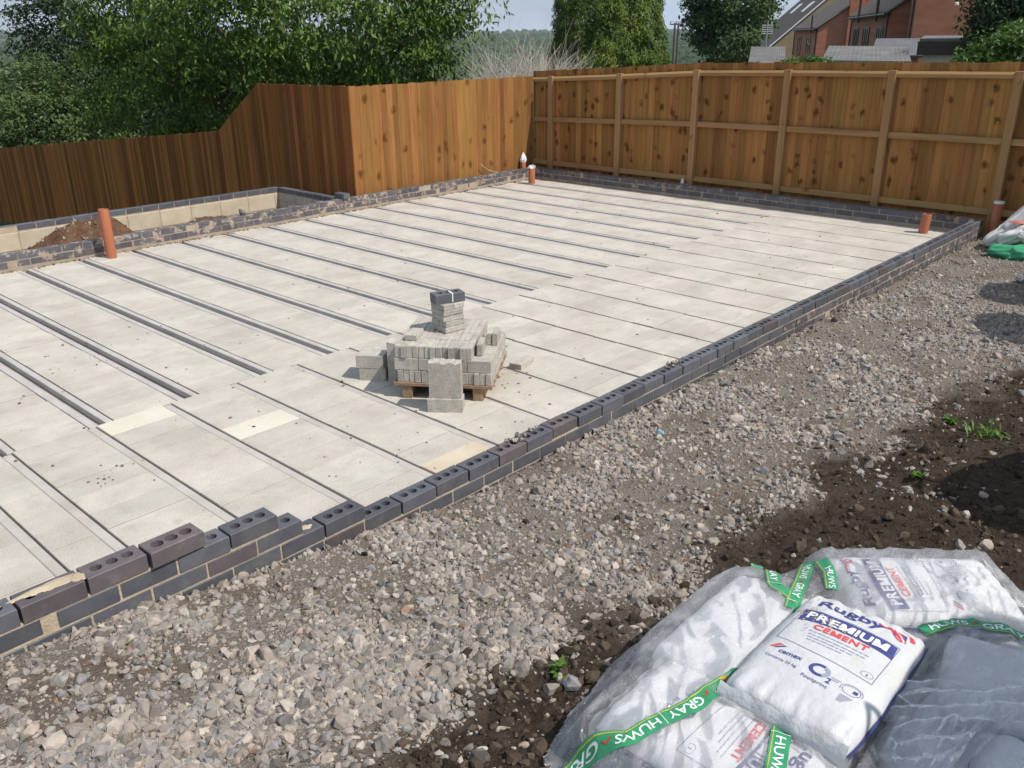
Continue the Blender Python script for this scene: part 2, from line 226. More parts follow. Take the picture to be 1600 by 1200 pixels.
# ------------------------------------------------------------------ mesh helpers
def add(name, me, parent=None, m=None, loc=(0, 0, 0), rot=(0, 0, 0)):
    o = bpy.data.objects.new(name, me); COL.objects.link(o); o.location = loc; o.rotation_euler = rot
    if m is not None and me is not None:
        if not me.materials: me.materials.append(MATS[m] if isinstance(m, str) else m)
    if parent is not None: o.parent = parent
    return o
def mesh(name, v, f, m=None, smooth=False):
    me = bpy.data.meshes.new(name); me.from_pydata([tuple(map(float, p)) for p in v], [], [tuple(map(int, q)) for q in f]); me.update()
    if m: me.materials.append(MATS[m])
    if smooth: me.polygons.foreach_set('use_smooth', [True]*len(me.polygons))
    return me
def fast_mesh(name, v, f, m, tone=None, smooth=False):
    """v (n,3) floats, f (k,c) ints, all faces alike"""
    me = bpy.data.meshes.new(name); k, c = f.shape
    me.vertices.add(len(v)); me.vertices.foreach_set('co', np.ascontiguousarray(v, np.float32).ravel())
    me.loops.add(k*c); me.loops.foreach_set('vertex_index', np.ascontiguousarray(f, np.int32).ravel())
    me.polygons.add(k); me.polygons.foreach_set('loop_start', np.arange(0, k*c, c, dtype=np.int32)); me.polygons.foreach_set('loop_total', np.full(k, c, np.int32))
    me.update(calc_edges=True); me.validate(); me.polygons.foreach_set('use_smooth', np.full(k, bool(smooth)))
    if tone is not None:
        a = me.attributes.new('tone', 'FLOAT', 'FACE'); a.data.foreach_set('value', np.ascontiguousarray(tone, np.float32))
    me.materials.append(MATS[m]); return me
def tag(o, label=None, cat=None, group=None, kind=None):
    if label: o['label'] = label
    if cat: o['category'] = cat
    if group: o['group'] = group
    if kind: o['kind'] = kind
    return o
def empty(name, loc=(0, 0, 0), rz=0.0):
    o = bpy.data.objects.new(name, None); COL.objects.link(o); o.location = loc; o.rotation_euler = (0, 0, rz); o.empty_display_size = 0.1; return o
def cbox(a, b, c=0.003):
    """chamfered box between corners a and b: verts, faces"""
    a = np.array(a, float); b = np.array(b, float); m_ = (a+b)/2; h = (b-a)/2; c = min(c, *(h*0.8))
    v = []; idx = {}
    for sx in (-1, 1):
        for sy in (-1, 1):
            for sz in (-1, 1):
                for ax in range(3):
                    e = h.copy()-c; e[ax] = h[ax]; idx[(sx, sy, sz, ax)] = len(v); v.append(m_+e*np.array((sx, sy, sz)))
    f = []
    sg = (-1, 1)
    for ax in range(3):
        o1, o2 = [k for k in range(3) if k != ax]
        for s in sg:
            q = []
            for (p1, p2) in ((-1, -1), (1, -1), (1, 1), (-1, 1)):
                t = [0, 0, 0]; t[ax] = s; t[o1] = p1; t[o2] = p2; q.append(idx[(*t, ax)])
            flip = (s == 1) != (ax == 1)
            f.append(q if flip else q[::-1])
    for ax in range(3):       # edge faces, edge runs along ax
        o1, o2 = [k for k in range(3) if k != ax]
        for s1 in sg:
            for s2 in sg:
                def g(e, face): t = [0, 0, 0]; t[ax] = e; t[o1] = s1; t[o2] = s2; return idx[(*t, face)]
                f.append([g(-1, o1), g(1, o1), g(1, o2), g(-1, o2)])
    for sx in sg:
        for sy in sg:
            for sz in sg: f.append([idx[(sx, sy, sz, 0)], idx[(sx, sy, sz, 1)], idx[(sx, sy, sz, 2)]])
    return v, f
def fixn(me):
    bm = bmesh.new(); bm.from_mesh(me); bmesh.ops.recalc_face_normals(bm, faces=bm.faces); bm.to_mesh(me); bm.free(); return me
BOXC = {}
def box_mesh(name, a, b, m, c=0.003):
    k = (name, tuple(np.round(a, 4)), tuple(np.round(b, 4)), m, c)
    if k not in BOXC: v, f = cbox(a, b, c); BOXC[k] = fixn(mesh(name, v, f, m))
    return BOXC[k]
class MB:
    def __init__(s): s.v = []; s.f = []
    def raw(s, v, f): n = len(s.v); s.v += [tuple(p) for p in v]; s.f += [tuple(i+n for i in q) for q in f]; return s
    def box(s, a, b, c=0.003): return s.raw(*cbox(a, b, c))
    def tube(s, pts, rad, n=8, cap=True):
        pts = [np.array(p, float) for p in pts]; rad = rad if hasattr(rad, '__len__') else [rad]*len(pts); n0 = len(s.v)
        for i, p in enumerate(pts):
            d = pts[min(i+1, len(pts)-1)]-pts[max(i-1, 0)]; d = d/(np.linalg.norm(d)+1e-9)
            a = np.cross(d, (0, 0, 1) if abs(d[2]) < 0.9 else (1, 0, 0)); a /= np.linalg.norm(a); b = np.cross(d, a)
            for k in range(n): t = 2*math.pi*k/n; s.v.append(tuple(p+rad[i]*(a*math.cos(t)+b*math.sin(t))))
        for i in range(len(pts)-1):
            for k in range(n): s.f.append((n0+i*n+k, n0+i*n+(k+1) % n, n0+(i+1)*n+(k+1) % n, n0+(i+1)*n+k))
        if cap: s.f.append(tuple(n0+k for k in range(n))[::-1]); s.f.append(tuple(n0+(len(pts)-1)*n+k for k in range(n)))
        return s
    def build(s, name, m, parent=None, smooth=False, fix=True):
        me = mesh(name, s.v, s.f, m, smooth)
        if fix: fixn(me)
        return add(name, me, parent)
def vnoise(x, y, seed=0):
    """smooth value noise, arrays in"""
    x = np.asarray(x, float); y = np.asarray(y, float); xi = np.floor(x).astype(np.int64); yi = np.floor(y).astype(np.int64); fx = x-xi; fy = y-yi
    fx = fx*fx*(3-2*fx); fy = fy*fy*(3-2*fy)
    def h(a, b):
        n = (a*374761393+b*668265263+seed*974634777) & 0x7fffffff; n = ((n ^ (n >> 13))*1274126177) & 0x7fffffff; return ((n ^ (n >> 16)) & 0xffff)/65535.0
    return (h(xi, yi)*(1-fx)+h(xi+1, yi)*fx)*(1-fy)+(h(xi, yi+1)*(1-fx)+h(xi+1, yi+1)*fx)*fy
def fbm(x, y, seed=0, oct=4):
    t = 0; a = 0.5
    for k in range(oct): t = t+a*vnoise(np.asarray(x)*2**k, np.asarray(y)*2**k, seed+k); a *= 0.5
    return t
def grid(name, xs, ys, zf, m, smooth=True):
    X, Y = np.meshgrid(xs, ys); Z = zf(X, Y); v = np.stack([X, Y, Z], -1).reshape(-1, 3); nx, ny = len(xs), len(ys)
    i = np.arange((ny-1)*(nx-1)); r_ = i//(nx-1); c_ = i % (nx-1); a = r_*nx+c_
    return fast_mesh(name, v, np.stack([a, a+1, a+nx+1, a+nx], 1), m, smooth=smooth)

FLOOR = -0.18; FOLD = 2.432
# ------------------------------------------------------------------ ground of the site: hardcore strip and soil
WX = [-4, -1.6, -1.1, -0.63, -0.06, 0.44, 1.66, 3.8, 7.0, 12]; WZ = [0.17, 0.15, 0.085, 0.012, -0.07, -0.140, -0.145, -0.175, -0.205, -0.21]
def soil_edge(x): return -1.20-0.10*np.clip(x-1.8, 0, 2.6)-0.6*np.clip(x-4.4, 0, 9)+0.16*np.clip(-0.2-x, 0, 0.7)-0.5*np.clip(-0.9-x, 0, 3)+0.28*(fbm(x*1.3, x*0+3.3, 5)-0.5)
def soilness(x, y): return np.clip((soil_edge(x)-y+0.5*(fbm(x*3.4, y*3.4, 9)-0.45))/0.26, 0, 1)
def gz(x, y):
    b = np.interp(x, WX, WZ); d = np.clip(-y, 0, 6)
    z = b+(0.055*d+0.022*d**1.6)*np.interp(x, [-2, 1, 5], [0.8, 1, 0.7])
    s = soilness(x, y)
    z = z+0.05*(fbm(x*1.7, y*1.7, 2)-0.47)*np.clip(d*3, 0, 1)+s*(0.085*(fbm(x*4.2, y*4.2, 21)-0.45)+0.05*(fbm(x*11, y*11, 31)-0.45))
    return z+0.014*(fbm(x*14, y*14, 13, 3)-0.45)
gm = grid('ground', np.arange(-4.2, 12.0, 0.03), np.arange(-6.0, -0.001, 0.03), gz, 'gravel')
gm.materials.clear()
# ground material: grit and dust between the stones, turning to dark soil
m = bpy.data.materials.new('hardcore_and_soil'); m.use_nodes = True; q = m.node_tree; q.nodes.clear(); MATS['hardcore_and_soil'] = m; L = q.links.new
out = N(q, 'ShaderNodeOutputMaterial'); p = N(q, 'ShaderNodeBsdfPrincipled', i={'Roughness': 0.97, 'Specular IOR Level': 0.1}); L(p.outputs['BSDF'], out.inputs['Surface'])
g = N(q, 'ShaderNodeNewGeometry'); at = N(q, 'ShaderNodeAttribute', attribute_name='soil')
def nz(s, d=5.0): n = N(q, 'ShaderNodeTexNoise', i={'Scale': s, 'Detail': d, 'Roughness': 0.65}); L(g.outputs['Position'], n.inputs['Vector']); return n
def mixc(f, a, b):
    x = N(q, 'ShaderNodeMix', data_type='RGBA')
    if hasattr(f, 'links'): L(f, x.inputs['Factor'])
    for s_, k in ((a, 'A'), (b, 'B')):
        if isinstance(s_, tuple): x.inputs[k].default_value = (*s_, 1)
        else: L(s_, x.inputs[k])
    return x.outputs['Result']
def rng_(s_, a, b): r = N(q, 'ShaderNodeMapRange'); r.inputs['From Min'].default_value = a; r.inputs['From Max'].default_value = b; L(s_, r.inputs['Value']); return r.outputs['Result']
grit = mixc(rng_(nz(150).outputs['Fac'], 0.35, 0.65), (0.18, 0.15, 0.122), (0.33, 0.285, 0.24))
grit = mixc(rng_(nz(3).outputs['Fac'], 0.45, 0.65), grit, mixc(rng_(nz(40).outputs['Fac'], 0.3, 0.7), (0.135, 0.10, 0.074), (0.23, 0.178, 0.135)))
soil = mixc(rng_(nz(22).outputs['Fac'], 0.35, 0.68), (0.036, 0.025, 0.018), (0.092, 0.066, 0.048))
soil = mixc(rng_(nz(2.3).outputs['Fac'], 0.50, 0.70), soil, (0.085, 0.062, 0.046))
L(mixc(at.outputs['Fac'], grit, soil), p.inputs['Base Color'])
b1 = N(q, 'ShaderNodeBump', i={'Strength': 1.0, 'Distance': 0.03}); L(nz(70, 6.0).outputs['Fac'], b1.inputs['Height']); L(b1.outputs['Normal'], p.inputs['Normal'])
gm.materials.append(m)
co = np.zeros(len(gm.vertices)*3, np.float32); gm.vertices.foreach_get('co', co); co = co.reshape(-1, 3)
a = gm.attributes.new('soil', 'FLOAT', 'POINT'); a.data.foreach_set('value', soilness(co[:, 0], co[:, 1]).astype(np.float32))
tag(add('ground', gm), 'grey hardcore and dark soil strip beside the new brick wall', kind='structure')

# ------------------------------------------------------------------ far ground: the land falls into a valley and rises to wooded hills
TD = [0, 9, 14, 30, 60, 150, 330, 800, 1500, 2200, 2700, 3600]; TZ = [-0.75, -0.75, -1.3, -3.2, -5.0, -12, -21, -17, -5.5, 1.5, 5, -10]
def tz(x, y):
    d = np.hypot(x+2.2, y+2.9); az = np.arctan2(y+2.9, x+2.2)
    z = np.interp(d, TD, TZ); side = np.clip((R(35)-az)/R(25), 0, 1)     # the land to the right, below the houses, stays higher
    z = z*(1-0.55*side*np.clip((120-d)/60, 0, 1))
    k = np.clip((d-300)/900, 0, 1)
    return z+k*(10*(fbm(x/420, y/420, 77)-0.47)+np.clip((d-1500)/900, 0, 1)*(9*np.clip((az-R(60))/R(12), 0, 1)-5*np.clip((R(33)-az)/R(10), 0, 1)))
rr = np.concatenate([[0.5], np.geomspace(4, 4200, 90)]); aa = np.linspace(0, 2*math.pi, 181)
RR, AA = np.meshgrid(rr, aa); X = -2.2+RR*np.cos(AA); Y = -2.9+RR*np.sin(AA); Z = tz(X, Y)
nx = len(rr); i = np.arange((len(aa)-1)*(nx-1)); r_ = i//(nx-1); c_ = i % (nx-1); a_ = r_*nx+c_
tm = fast_mesh('terrain', np.stack([X, Y, Z], -1).reshape(-1, 3), np.stack([a_, a_+1, a_+nx+1, a_+nx], 1), 'field', smooth=True)
tag(add('terrain', tm), 'fields and valley land falling away behind the fences', kind='structure')

ICO_V = None
def ico():
    global ICO_V
    bm = bmesh.new(); bmesh.ops.create_icosphere(bm, subdivisions=1, radius=1.0); bm.verts.ensure_lookup_table()
    V = np.array([v.co[:] for v in bm.verts]); Fc = np.array([[v.index for v in f.verts] for f in bm.faces]); bm.free(); return V, Fc
IV, IF = ico()
bm = bmesh.new(); bmesh.ops.create_icosphere(bm, subdivisions=2, radius=1.0); IV2 = np.array([v.co[:] for v in bm.verts]); bm.verts.index_update(); IF2 = np.array([[v.index for v in f.verts] for f in bm.faces]); bm.free()
def rotm(n):
    q_ = rng.normal(size=(n, 4)); q_ /= np.linalg.norm(q_, axis=1)[:, None]; w_, x, y, z = q_.T
    return np.stack([np.stack([1-2*(y*y+z*z), 2*(x*y-z*w_), 2*(x*z+y*w_)], -1), np.stack([2*(x*y+z*w_), 1-2*(x*x+z*z), 2*(y*z-x*w_)], -1), np.stack([2*(x*z-y*w_), 2*(y*z+x*w_), 1-2*(x*x+y*y)], -1)], 1)
def stones(name, P, rad, tone, m, squash=(1, 0.8, 0.6), jag=0.28, hi=False, keep=False):
    BV, BF = (IV2, IF2) if hi else (IV, IF)
    n = len(P); v = BV[None]*(1+rng.normal(0, jag*(0.6 if hi else 1), (n, len(BV), 1)))*np.array(squash)*rng.uniform(0.75, 1.25, (n, 1, 3))
    # chisel a few flat facets so stones look broken, not rounded
    for _ in range(5):
        d = rng.normal(size=(n, 1, 3)); d /= np.linalg.norm(d, axis=2, keepdims=True); h = rng.uniform(0.42, 0.75, (n, 1, 1)); t = (v*d).sum(2, keepdims=True); v = v-np.clip(t-h, 0, None)*d
    if keep:
        a = rng.uniform(0, 6.28, n); z0 = np.zeros(n); o1 = np.ones(n); M3 = np.stack([np.stack([np.cos(a), -np.sin(a), z0], -1), np.stack([np.sin(a), np.cos(a), z0], -1), np.stack([z0, z0, o1], -1)], 1)
    else: M3 = rotm(n)
    v = np.einsum('nij,nkj->nki', M3, v)*rad[:, None, None]+P[:, None, :]
    f = (BF[None]+np.arange(n)[:, None, None]*len(BV)).reshape(-1, 3)
    return fast_mesh(name, v.reshape(-1, 3), f, m, tone=np.repeat(tone, len(BF)))

# hardcore stones: densest where the camera sees them large
def scatter_ground(n, accept, rlo, rhi, power):
    P = []; rad = []; cnt = 0
    while cnt < n:
        k = 60000; d = 1.6+10.4*rng.beta(0.95, 1.55, k); az = YAW+rng.uniform(-0.66, 0.66, k)
        x = CAM[0]+d*np.cos(az); y = CAM[1]+d*np.sin(az); ok = (y < -0.015) & (x < 11) & (y > -5)
        ok &= rng.uniform(0, 1, k) < accept(x, y); x = x[ok]; y = y[ok]
        u, v, zc = proj(np.stack([x, y, gz(x, y)], -1)); ok = (u > -60) & (u < 1660) & (v > 300) & (v < 1290); x = x[ok]; y = y[ok]
        r = rlo*(rhi/rlo)**(rng.power(1, len(x))**power); r = np.maximum(r, 0.0015*np.hypot(x-CAM[0], y-CAM[1])); P.append(np.stack([x, y, gz(x, y)], -1)); rad.append(r); cnt += len(x)
    P = np.concatenate(P)[:n]; rad = np.concatenate(rad)[:n]; return P, rad
def patch(x, y): return np.clip((fbm(x*2.3+9, y*2.3, 41)-0.445)/0.09, 0.13, 1)
P, rad = scatter_ground(80000, lambda x, y: np.clip(1-soilness(x, y)*1.15, 0.025, 1)*patch(x, y), 0.0045, 0.027, 2.3)
P[:, 2] += rad*rng.uniform(-0.45, 0.28, len(rad)); tone = np.clip(rng.beta(2.1, 2.0, len(rad)), 0, 0.97); red = rng.uniform(size=len(rad)) < 0.018; tone[red] = 1.0
tag(add('gravel', stones('gravel', P, rad, tone, 'gravel')), 'broken grey and buff hardcore stones spread along the wall', 'gravel', kind='stuff')
P, rad = scatter_ground(3300, lambda x, y: np.clip(1-soilness(x, y)*1.2, 0.05, 1)*patch(x, y), 0.020, 0.043, 2.4)
near = np.hypot(P[:, 0]-CAM[0], P[:, 1]-CAM[1]) < 30
P[:, 2] += rad*rng.uniform(-0.35, 0.3, len(rad)); tone = np.clip(rng.beta(2.0, 1.9, len(rad)), 0, 0.95)
tag(add('gravel', stones('gravel', P, rad, tone, 'gravel', hi=True, jag=0.2)), 'larger broken hardcore stones lying on the gravel strip', 'gravel', kind='stuff')
P, rad = scatter_ground(7000, lambda x, y: 0.04+soilness(x, y), 0.004, 0.024, 3.2)
P[:, 2] += rad*rng.uniform(-0.3, 0.3, len(rad))
tag(add('soil_clods', stones('soil_clods', P, rad, rng.uniform(0, 1, len(rad)), 'clod', squash=(1, 0.9, 0.75), jag=0.2, hi=False)), 'dark brown soil clods on the bare earth', 'soil', kind='stuff')
P, rad = scatter_ground(420, lambda x, y: soilness(x, y)*np.clip((fbm(x*2.2, y*2.2, 71)-0.42)*9, 0, 1), 0.018, 0.044, 2.4)
P[:, 2] += rad*rng.uniform(-0.4, 0.15, len(rad))
tag(add('soil_clods', stones('soil_clods', P, rad, rng.uniform(0, 1, len(rad)), 'clod', squash=(1, 0.9, 0.7), jag=0.16, hi=True)), 'big dark lumps of turned earth beside the gravel', 'soil', kind='stuff')

# ------------------------------------------------------------------ beam and block floor
fl = MB().box((-4.2, 0.11, -0.42), (9.05, 7.05, FLOOR-0.050), 0.002).build('floor', 'under_floor'); tag(fl, 'pale concrete beam and block floor of the new building', kind='structure')
blocks = []      # (x0,x1,y0,y1,material)
def row(x0, x1, y0, y1, toward):
    """215 mm blocks between two beams, laid from the fold line"""
    y = FOLD; k = 0
    while (y > y0+0.03) if toward < 0 else (y < y1-0.03):
        e = y+toward*0.215; e = max(e, y0) if toward < 0 else min(e, y1)
        blocks.append((x0+0.004, x1-0.004, min(y, e)+0.0022, max(y, e)-0.0022, 'floor_block')); y = e
FB = [-0.37+0.497*k for k in range(-1, 19)]
FB = [FB[0]-0.275-0.497*j for j in range(5, -1, -1)]+FB
for i in range(len(FB)):
    x = FB[i]; hw = 0.0275 if x < 1.4 else (0.015 if x < 2.4 else 0.006)
    b = MB().box((x-hw-0.004, 0.12, FLOOR-0.045), (x+hw-0.004, FOLD-0.004+random.uniform(-0.01, 0.012), FLOOR-(0.005 if hw > 0.01 else 0.022)), 0.006).build('floor_beam', 'front_beam_concrete', fl)
    if i+1 < len(FB):
        x2 = FB[i+1]; h2 = 0.0275 if x2 < 1.4 else (0.015 if x2 < 2.4 else 0.006)
        row(x+hw, x2-h2-0.003, 0.125, FOLD-0.003, -1)
row(FB[-1]+0.006, 9.045, 0.125, FOLD-0.003, -1)
BB = [-0.38+0.5887*j for j in range(-6, 16)]
for i, x in enumerate(BB):
    for dx in (0.0, 0.105):
        MB().box((x+dx, FOLD+0.004, FLOOR-0.045), (x+dx+0.045, 7.045, FLOOR-0.002), 0.004).build('floor_beam', 'beam_concrete', fl)
    if i+1 < len(BB): row(x+0.153, BB[i+1]-0.004, FOLD+0.004, 7.045, 1)
row(BB[-1]+0.153, 9.045, FOLD+0.004, 7.045, 1)
# single paler and browner blocks, as laid
def at_px(x, y):
    q_ = bz(x, y, FLOOR)
    for k, bl in enumerate(blocks):
        if bl[0] <= q_[0] <= bl[1] and bl[2] <= q_[1] <= bl[3]: return k
for px, mt in (((215, 657), 'new_block'), ((420, 667), 'new_block'), ((690, 718), 'tan_block')):
    k = at_px(*px)
    if k is not None: blocks[k] = (*blocks[k][:4], mt)
def barea(bl):
    c = np.array([[bl[0], bl[2], FLOOR], [bl[1], bl[2], FLOOR], [bl[1], bl[3], FLOOR], [bl[0], bl[3], FLOOR]]); u, v, zc = proj(c)
    if (zc < 0.2).any() or u.max() < 0 or u.min() > 1600 or v.min() > 1200: return 0
    return 0.5*abs(sum(u[k]*v[(k+1) % 4]-u[(k+1) % 4]*v[k] for k in range(4)))
blocks.sort(key=barea, reverse=True)
rest = MB()
for k, (x0, x1, y0, y1, mt) in enumerate(blocks):
    dz = random.gauss(0, 0.0012); cut = None
    if k < 290:
        me = box_mesh('floor_block', (-(x1-x0)/2, -(y1-y0)/2, -0.045), ((x1-x0)/2, (y1-y0)/2, 0), mt, 0.0022)
        add('floor_block', me, fl, loc=((x0+x1)/2, (y0+y1)/2, FLOOR+dz), rot=(0, 0, random.gauss(0, 0.0008)))
    elif barea((x0, x1, y0, y1)) > 0 or x0 > -1.5: rest.box((x0, y0, FLOOR-0.045), (x1, y1, FLOOR+dz), 0.0022)
o = rest.build('floor_block', 'floor_block', fl); o['kind'] = 'stuff'
# mortar crumbs and mud flecks lying on the floor
n = 620; P = np.stack([rng.uniform(-1.6, 8.9, n), 0.3+6.6*rng.beta(1, 1.7, n), np.full(n, FLOOR)], -1); rad = 0.0025*(6.0)**(rng.uniform(size=n)**3.4)
for cx, cy, k, s in ((-0.55, 1.75, 9, 0.05), (-0.66, 1.66, 7, 0.04), (0.35, 3.9, 16, 0.3), (-0.2, 3.7, 30, 0.4), (0.6, 1.55, 20, 0.4), (1.9, 1.1, 40, 0.16), (6.7, 1.3, 14, 0.15), (0.9, 1.0, 18, 0.4)):
    P = np.concatenate([P, np.stack([rng.normal(cx, s, k), rng.normal(cy, s, k), np.full(k, FLOOR)], -1)]); rad = np.concatenate([rad, rng.uniform(0.002, 0.012, k)])
P[:, 2] += rad*0.15
ok = P[:, 1] > 0.15
tag(add('mortar_crumbs', stones('mortar_crumbs', P[ok], rad[ok], rng.uniform(0, 1, ok.sum())**1.5, 'crumb', squash=(1.2, 0.9, 0.45), jag=0.25, hi=True, keep=True)), 'brown mud flecks and mortar crumbs scattered over the pale floor', 'debris', kind='stuff')

# ------------------------------------------------------------------ bricks
def brick_mesh(name, L_, W_, H_, m, holes='square'):
    bm = bmesh.new(); c = 0.003; hx, hy, hz = L_/2, W_/2, H_
    def ring(pts, z): return [bm.verts.new((x, y, z)) for x, y in pts]
    o1 = [(-hx+c, -hy+c), (hx-c, -hy+c), (hx-c, hy-c), (-hx+c, hy-c)]; o2 = [(-hx, -hy), (hx, -hy), (hx, hy), (-hx, hy)]
    top = ring(o1, hz); mid = ring(o2, hz-c); bot = ring(o2, 0)
    for A, B in ((top, mid), (mid, bot)):
        for k in range(4): bm.faces.new((A[k], B[k], B[(k+1) % 4], A[(k+1) % 4]))
    bm.faces.new(bot)
    if holes is None: bm.faces.new(top)
    else:
        edges = [bm.edges.get((top[k], top[(k+1) % 4])) for k in range(4)]
        for k in (-1, 0, 1):
            cx = k*L_*0.27
            if holes == 'square': s = 0.0205; e = 0.011; pts = [(-s, -s+e), (-s+e, -s), (s-e, -s), (s, -s+e), (s, s-e), (s-e, s), (-s+e, s), (-s, s-e)]
            else: pts = [(0.025*math.cos(t), 0.025*math.sin(t)) for t in [2*math.pi*j/12 for j in range(12)]]
            pts = [(cx+x, y) for x, y in pts]; A = ring(pts, hz); B = ring([(cx+(x-cx)*0.92, y*0.92) for x, y in pts], 0.004)
            n_ = len(pts)
            for j in range(n_): bm.faces.new((A[j], A[(j+1) % n_], B[(j+1) % n_], B[j]))
            bm.faces.new(B); edges += [bm.edges.get((A[j], A[(j+1) % n_])) for j in range(n_)]
        bmesh.ops.triangle_fill(bm, edges=edges, use_beauty=True)
    bmesh.ops.recalc_face_normals(bm, faces=bm.faces)
    me = bpy.data.meshes.new(name); bm.to_mesh(me); bm.free(); me.materials.append(MATS[m]); return me
BL, BW, BH = 0.215, 0.1025, 0.065
BM = {(mt, h, ln): brick_mesh('brick', l_, BW, BH, mt, h) for mt in ('blue_brick', 'purple_brick', 'smeared_brick') for h in ('square', 'round', None) for ln, l_ in ((1, BL), (0.5, 0.1025))}
def brick(parent, x, y, ztop, rz=0.0, mt=None, h=None, ln=1, jit=1.0):
    mt = mt or random.choice(['blue_brick']*8+['purple_brick'])
    return add('brick', BM[(mt, h, ln)], parent, loc=(x+random.gauss(0, 0.0008)*jit, y+random.gauss(0, 0.0018)*jit, ztop-BH+random.gauss(0, 0.0008)*jit), rot=(0, 0, rz+random.gauss(0, 0.006)*jit))
# front wall: courses level, racked up towards the left where a corner is being raised
fwall = empty('brick_wall', (0, 0.05, -0.3)); tag(fwall, 'low dark engineering brick wall beside the gravel, stepping up at one end', 'wall')
PF = lambda o: setattr(o, 'matrix_parent_inverse', Matrix.Translation((0, -0.05, 0.3)))
def course(z, xr, off, xl=-3.6, holes_from=None):
    k = 0; x = xr
    while x-BL > xl:
        hol = 'square' if holes_from is not None and x > holes_from-0.02 else None
        o = brick(fwall, x-BL/2, BW/2, z, h=hol, mt='smeared_brick' if (z < -0.05 and x > 4.2) else None); PF(o); x -= 0.225
    return x
C1R = 9.135
course(0.0, 0.225*40-0.005+0.1125, 0, -3.3, holes_from=-0.2)
course(-0.075, 0.225*40-0.005, 0, -3.3)
course(-0.150, 0.225*40-0.005+0.1125, 0, -1.0)
course(-0.225, 0.225*40-0.005, 0, 2.0)
course(0.075, -0.1075, 0, -3.3, holes_from=-0.6)
course(0.150, -0.439, 0, -3.3, holes_from=-0.66)
course(0.225, -0.552, 0, -3.3, holes_from=-1.0)
x = course(0.300, -0.882-0.225, 0, -3.3, holes_from=-3.3)
o = brick(fwall, -0.882-BL/2, BW/2-0.012, 0.300, rz=0.012, mt='purple_brick', h='round'); PF(o); o['label'] = 'brown brick with three round holes'
mo = MB(); beds = [(-0.40, -0.066, 9.06), (-0.066, 0.0092, -0.106), (0.0092, 0.0842, -0.437), (0.0842, 0.1592, -0.550), (0.1592, 0.2342, -0.880)]
for zlo, zhi, xr in beds: mo.box((-3.6, 0.004, zlo), (xr, BW-0.004, zhi), 0.001)
mo = mo.build('mortar', 'mortar', fwall); PF(mo)
pj = MB()   # perpend joints of the exposed top courses
for z, xr, xl in ((0.0, 9.1075-0.225, -0.1), (0.075, -0.3325, -0.5), (0.150, -0.664, -0.75), (0.225, -0.777, -1.0), (0.300, -1.332, -3.3)):
    x = xr
    while x > xl:
        pj.box((x-0.0085, 0.003+random.uniform(0, 0.004), z-0.066), (x+0.0005-0.001, BW-0.004, z-random.uniform(0.002, 0.010)), 0.001); x -= 0.225
pj = pj.build('mortar_joints', 'mortar', fwall); PF(pj)
# mortar slopped over the racked end
def blob(name, cx, cy, z, rx, ry, h, m, parent=None, seed=1, amp=0.5, n=22):
    v = [(cx, cy, z+h)]; f = []; rings = 6
    for r_ in range(1, rings+1):
        for k in range(n):
            t = 2*math.pi*k/n; q_ = r_/rings; e = 1+amp*(float(vnoise(math.cos(t)*1.7+seed*3.1, math.sin(t)*1.7+seed, seed))-0.5)
            hh = h*(1-q_**2)*(0.7+0.6*float(vnoise(math.cos(t)*q_*3+seed, math.sin(t)*q_*3, seed+4)))
            v.append((cx+rx*q_*e*math.cos(t), cy+ry*q_*e*math.sin(t), z+(hh if r_ < rings else -0.002)))
    for k in range(n): f.append((0, 1+k, 1+(k+1) % n))
    for r_ in range(rings-1):
        for k in range(n): a = 1+r_*n; f.append((a+k, a+n+k, a+n+(k+1) % n, a+(k+1) % n))
    return add(name, mesh(name, v, f, m, True), parent)
o = blob('mortar_slop', -1.44, 0.06, 0.299, 0.115, 0.030, 0.006, 'mortar', fwall, 3, 0.9); PF(o)
o = blob('mortar_slop', -1.34, 0.045, 0.299, 0.035, 0.034, 0.007, 'mortar', fwall, 5, 0.8); PF(o)
o = blob('mortar_slop', -0.39, 0.05, 0.074, 0.026, 0.022, 0.004, 'mortar', fwall, 8, 0.8); PF(o)
# stones left on the wall top
P = []; rad = []
for cx, k in ((1.02, 16), (2.62, 10)):
    for _ in range(k): P.append((random.gauss(cx, 0.09), random.uniform(0.03, 0.09), 0.008)); rad.append(random.uniform(0.008, 0.024))
tag(add('gravel', stones('gravel', np.array(P), np.array(rad), rng.uniform(0.15, 0.9, len(P)), 'gravel', hi=True)), 'loose stones lying on top of the brick wall', 'gravel', kind='stuff')

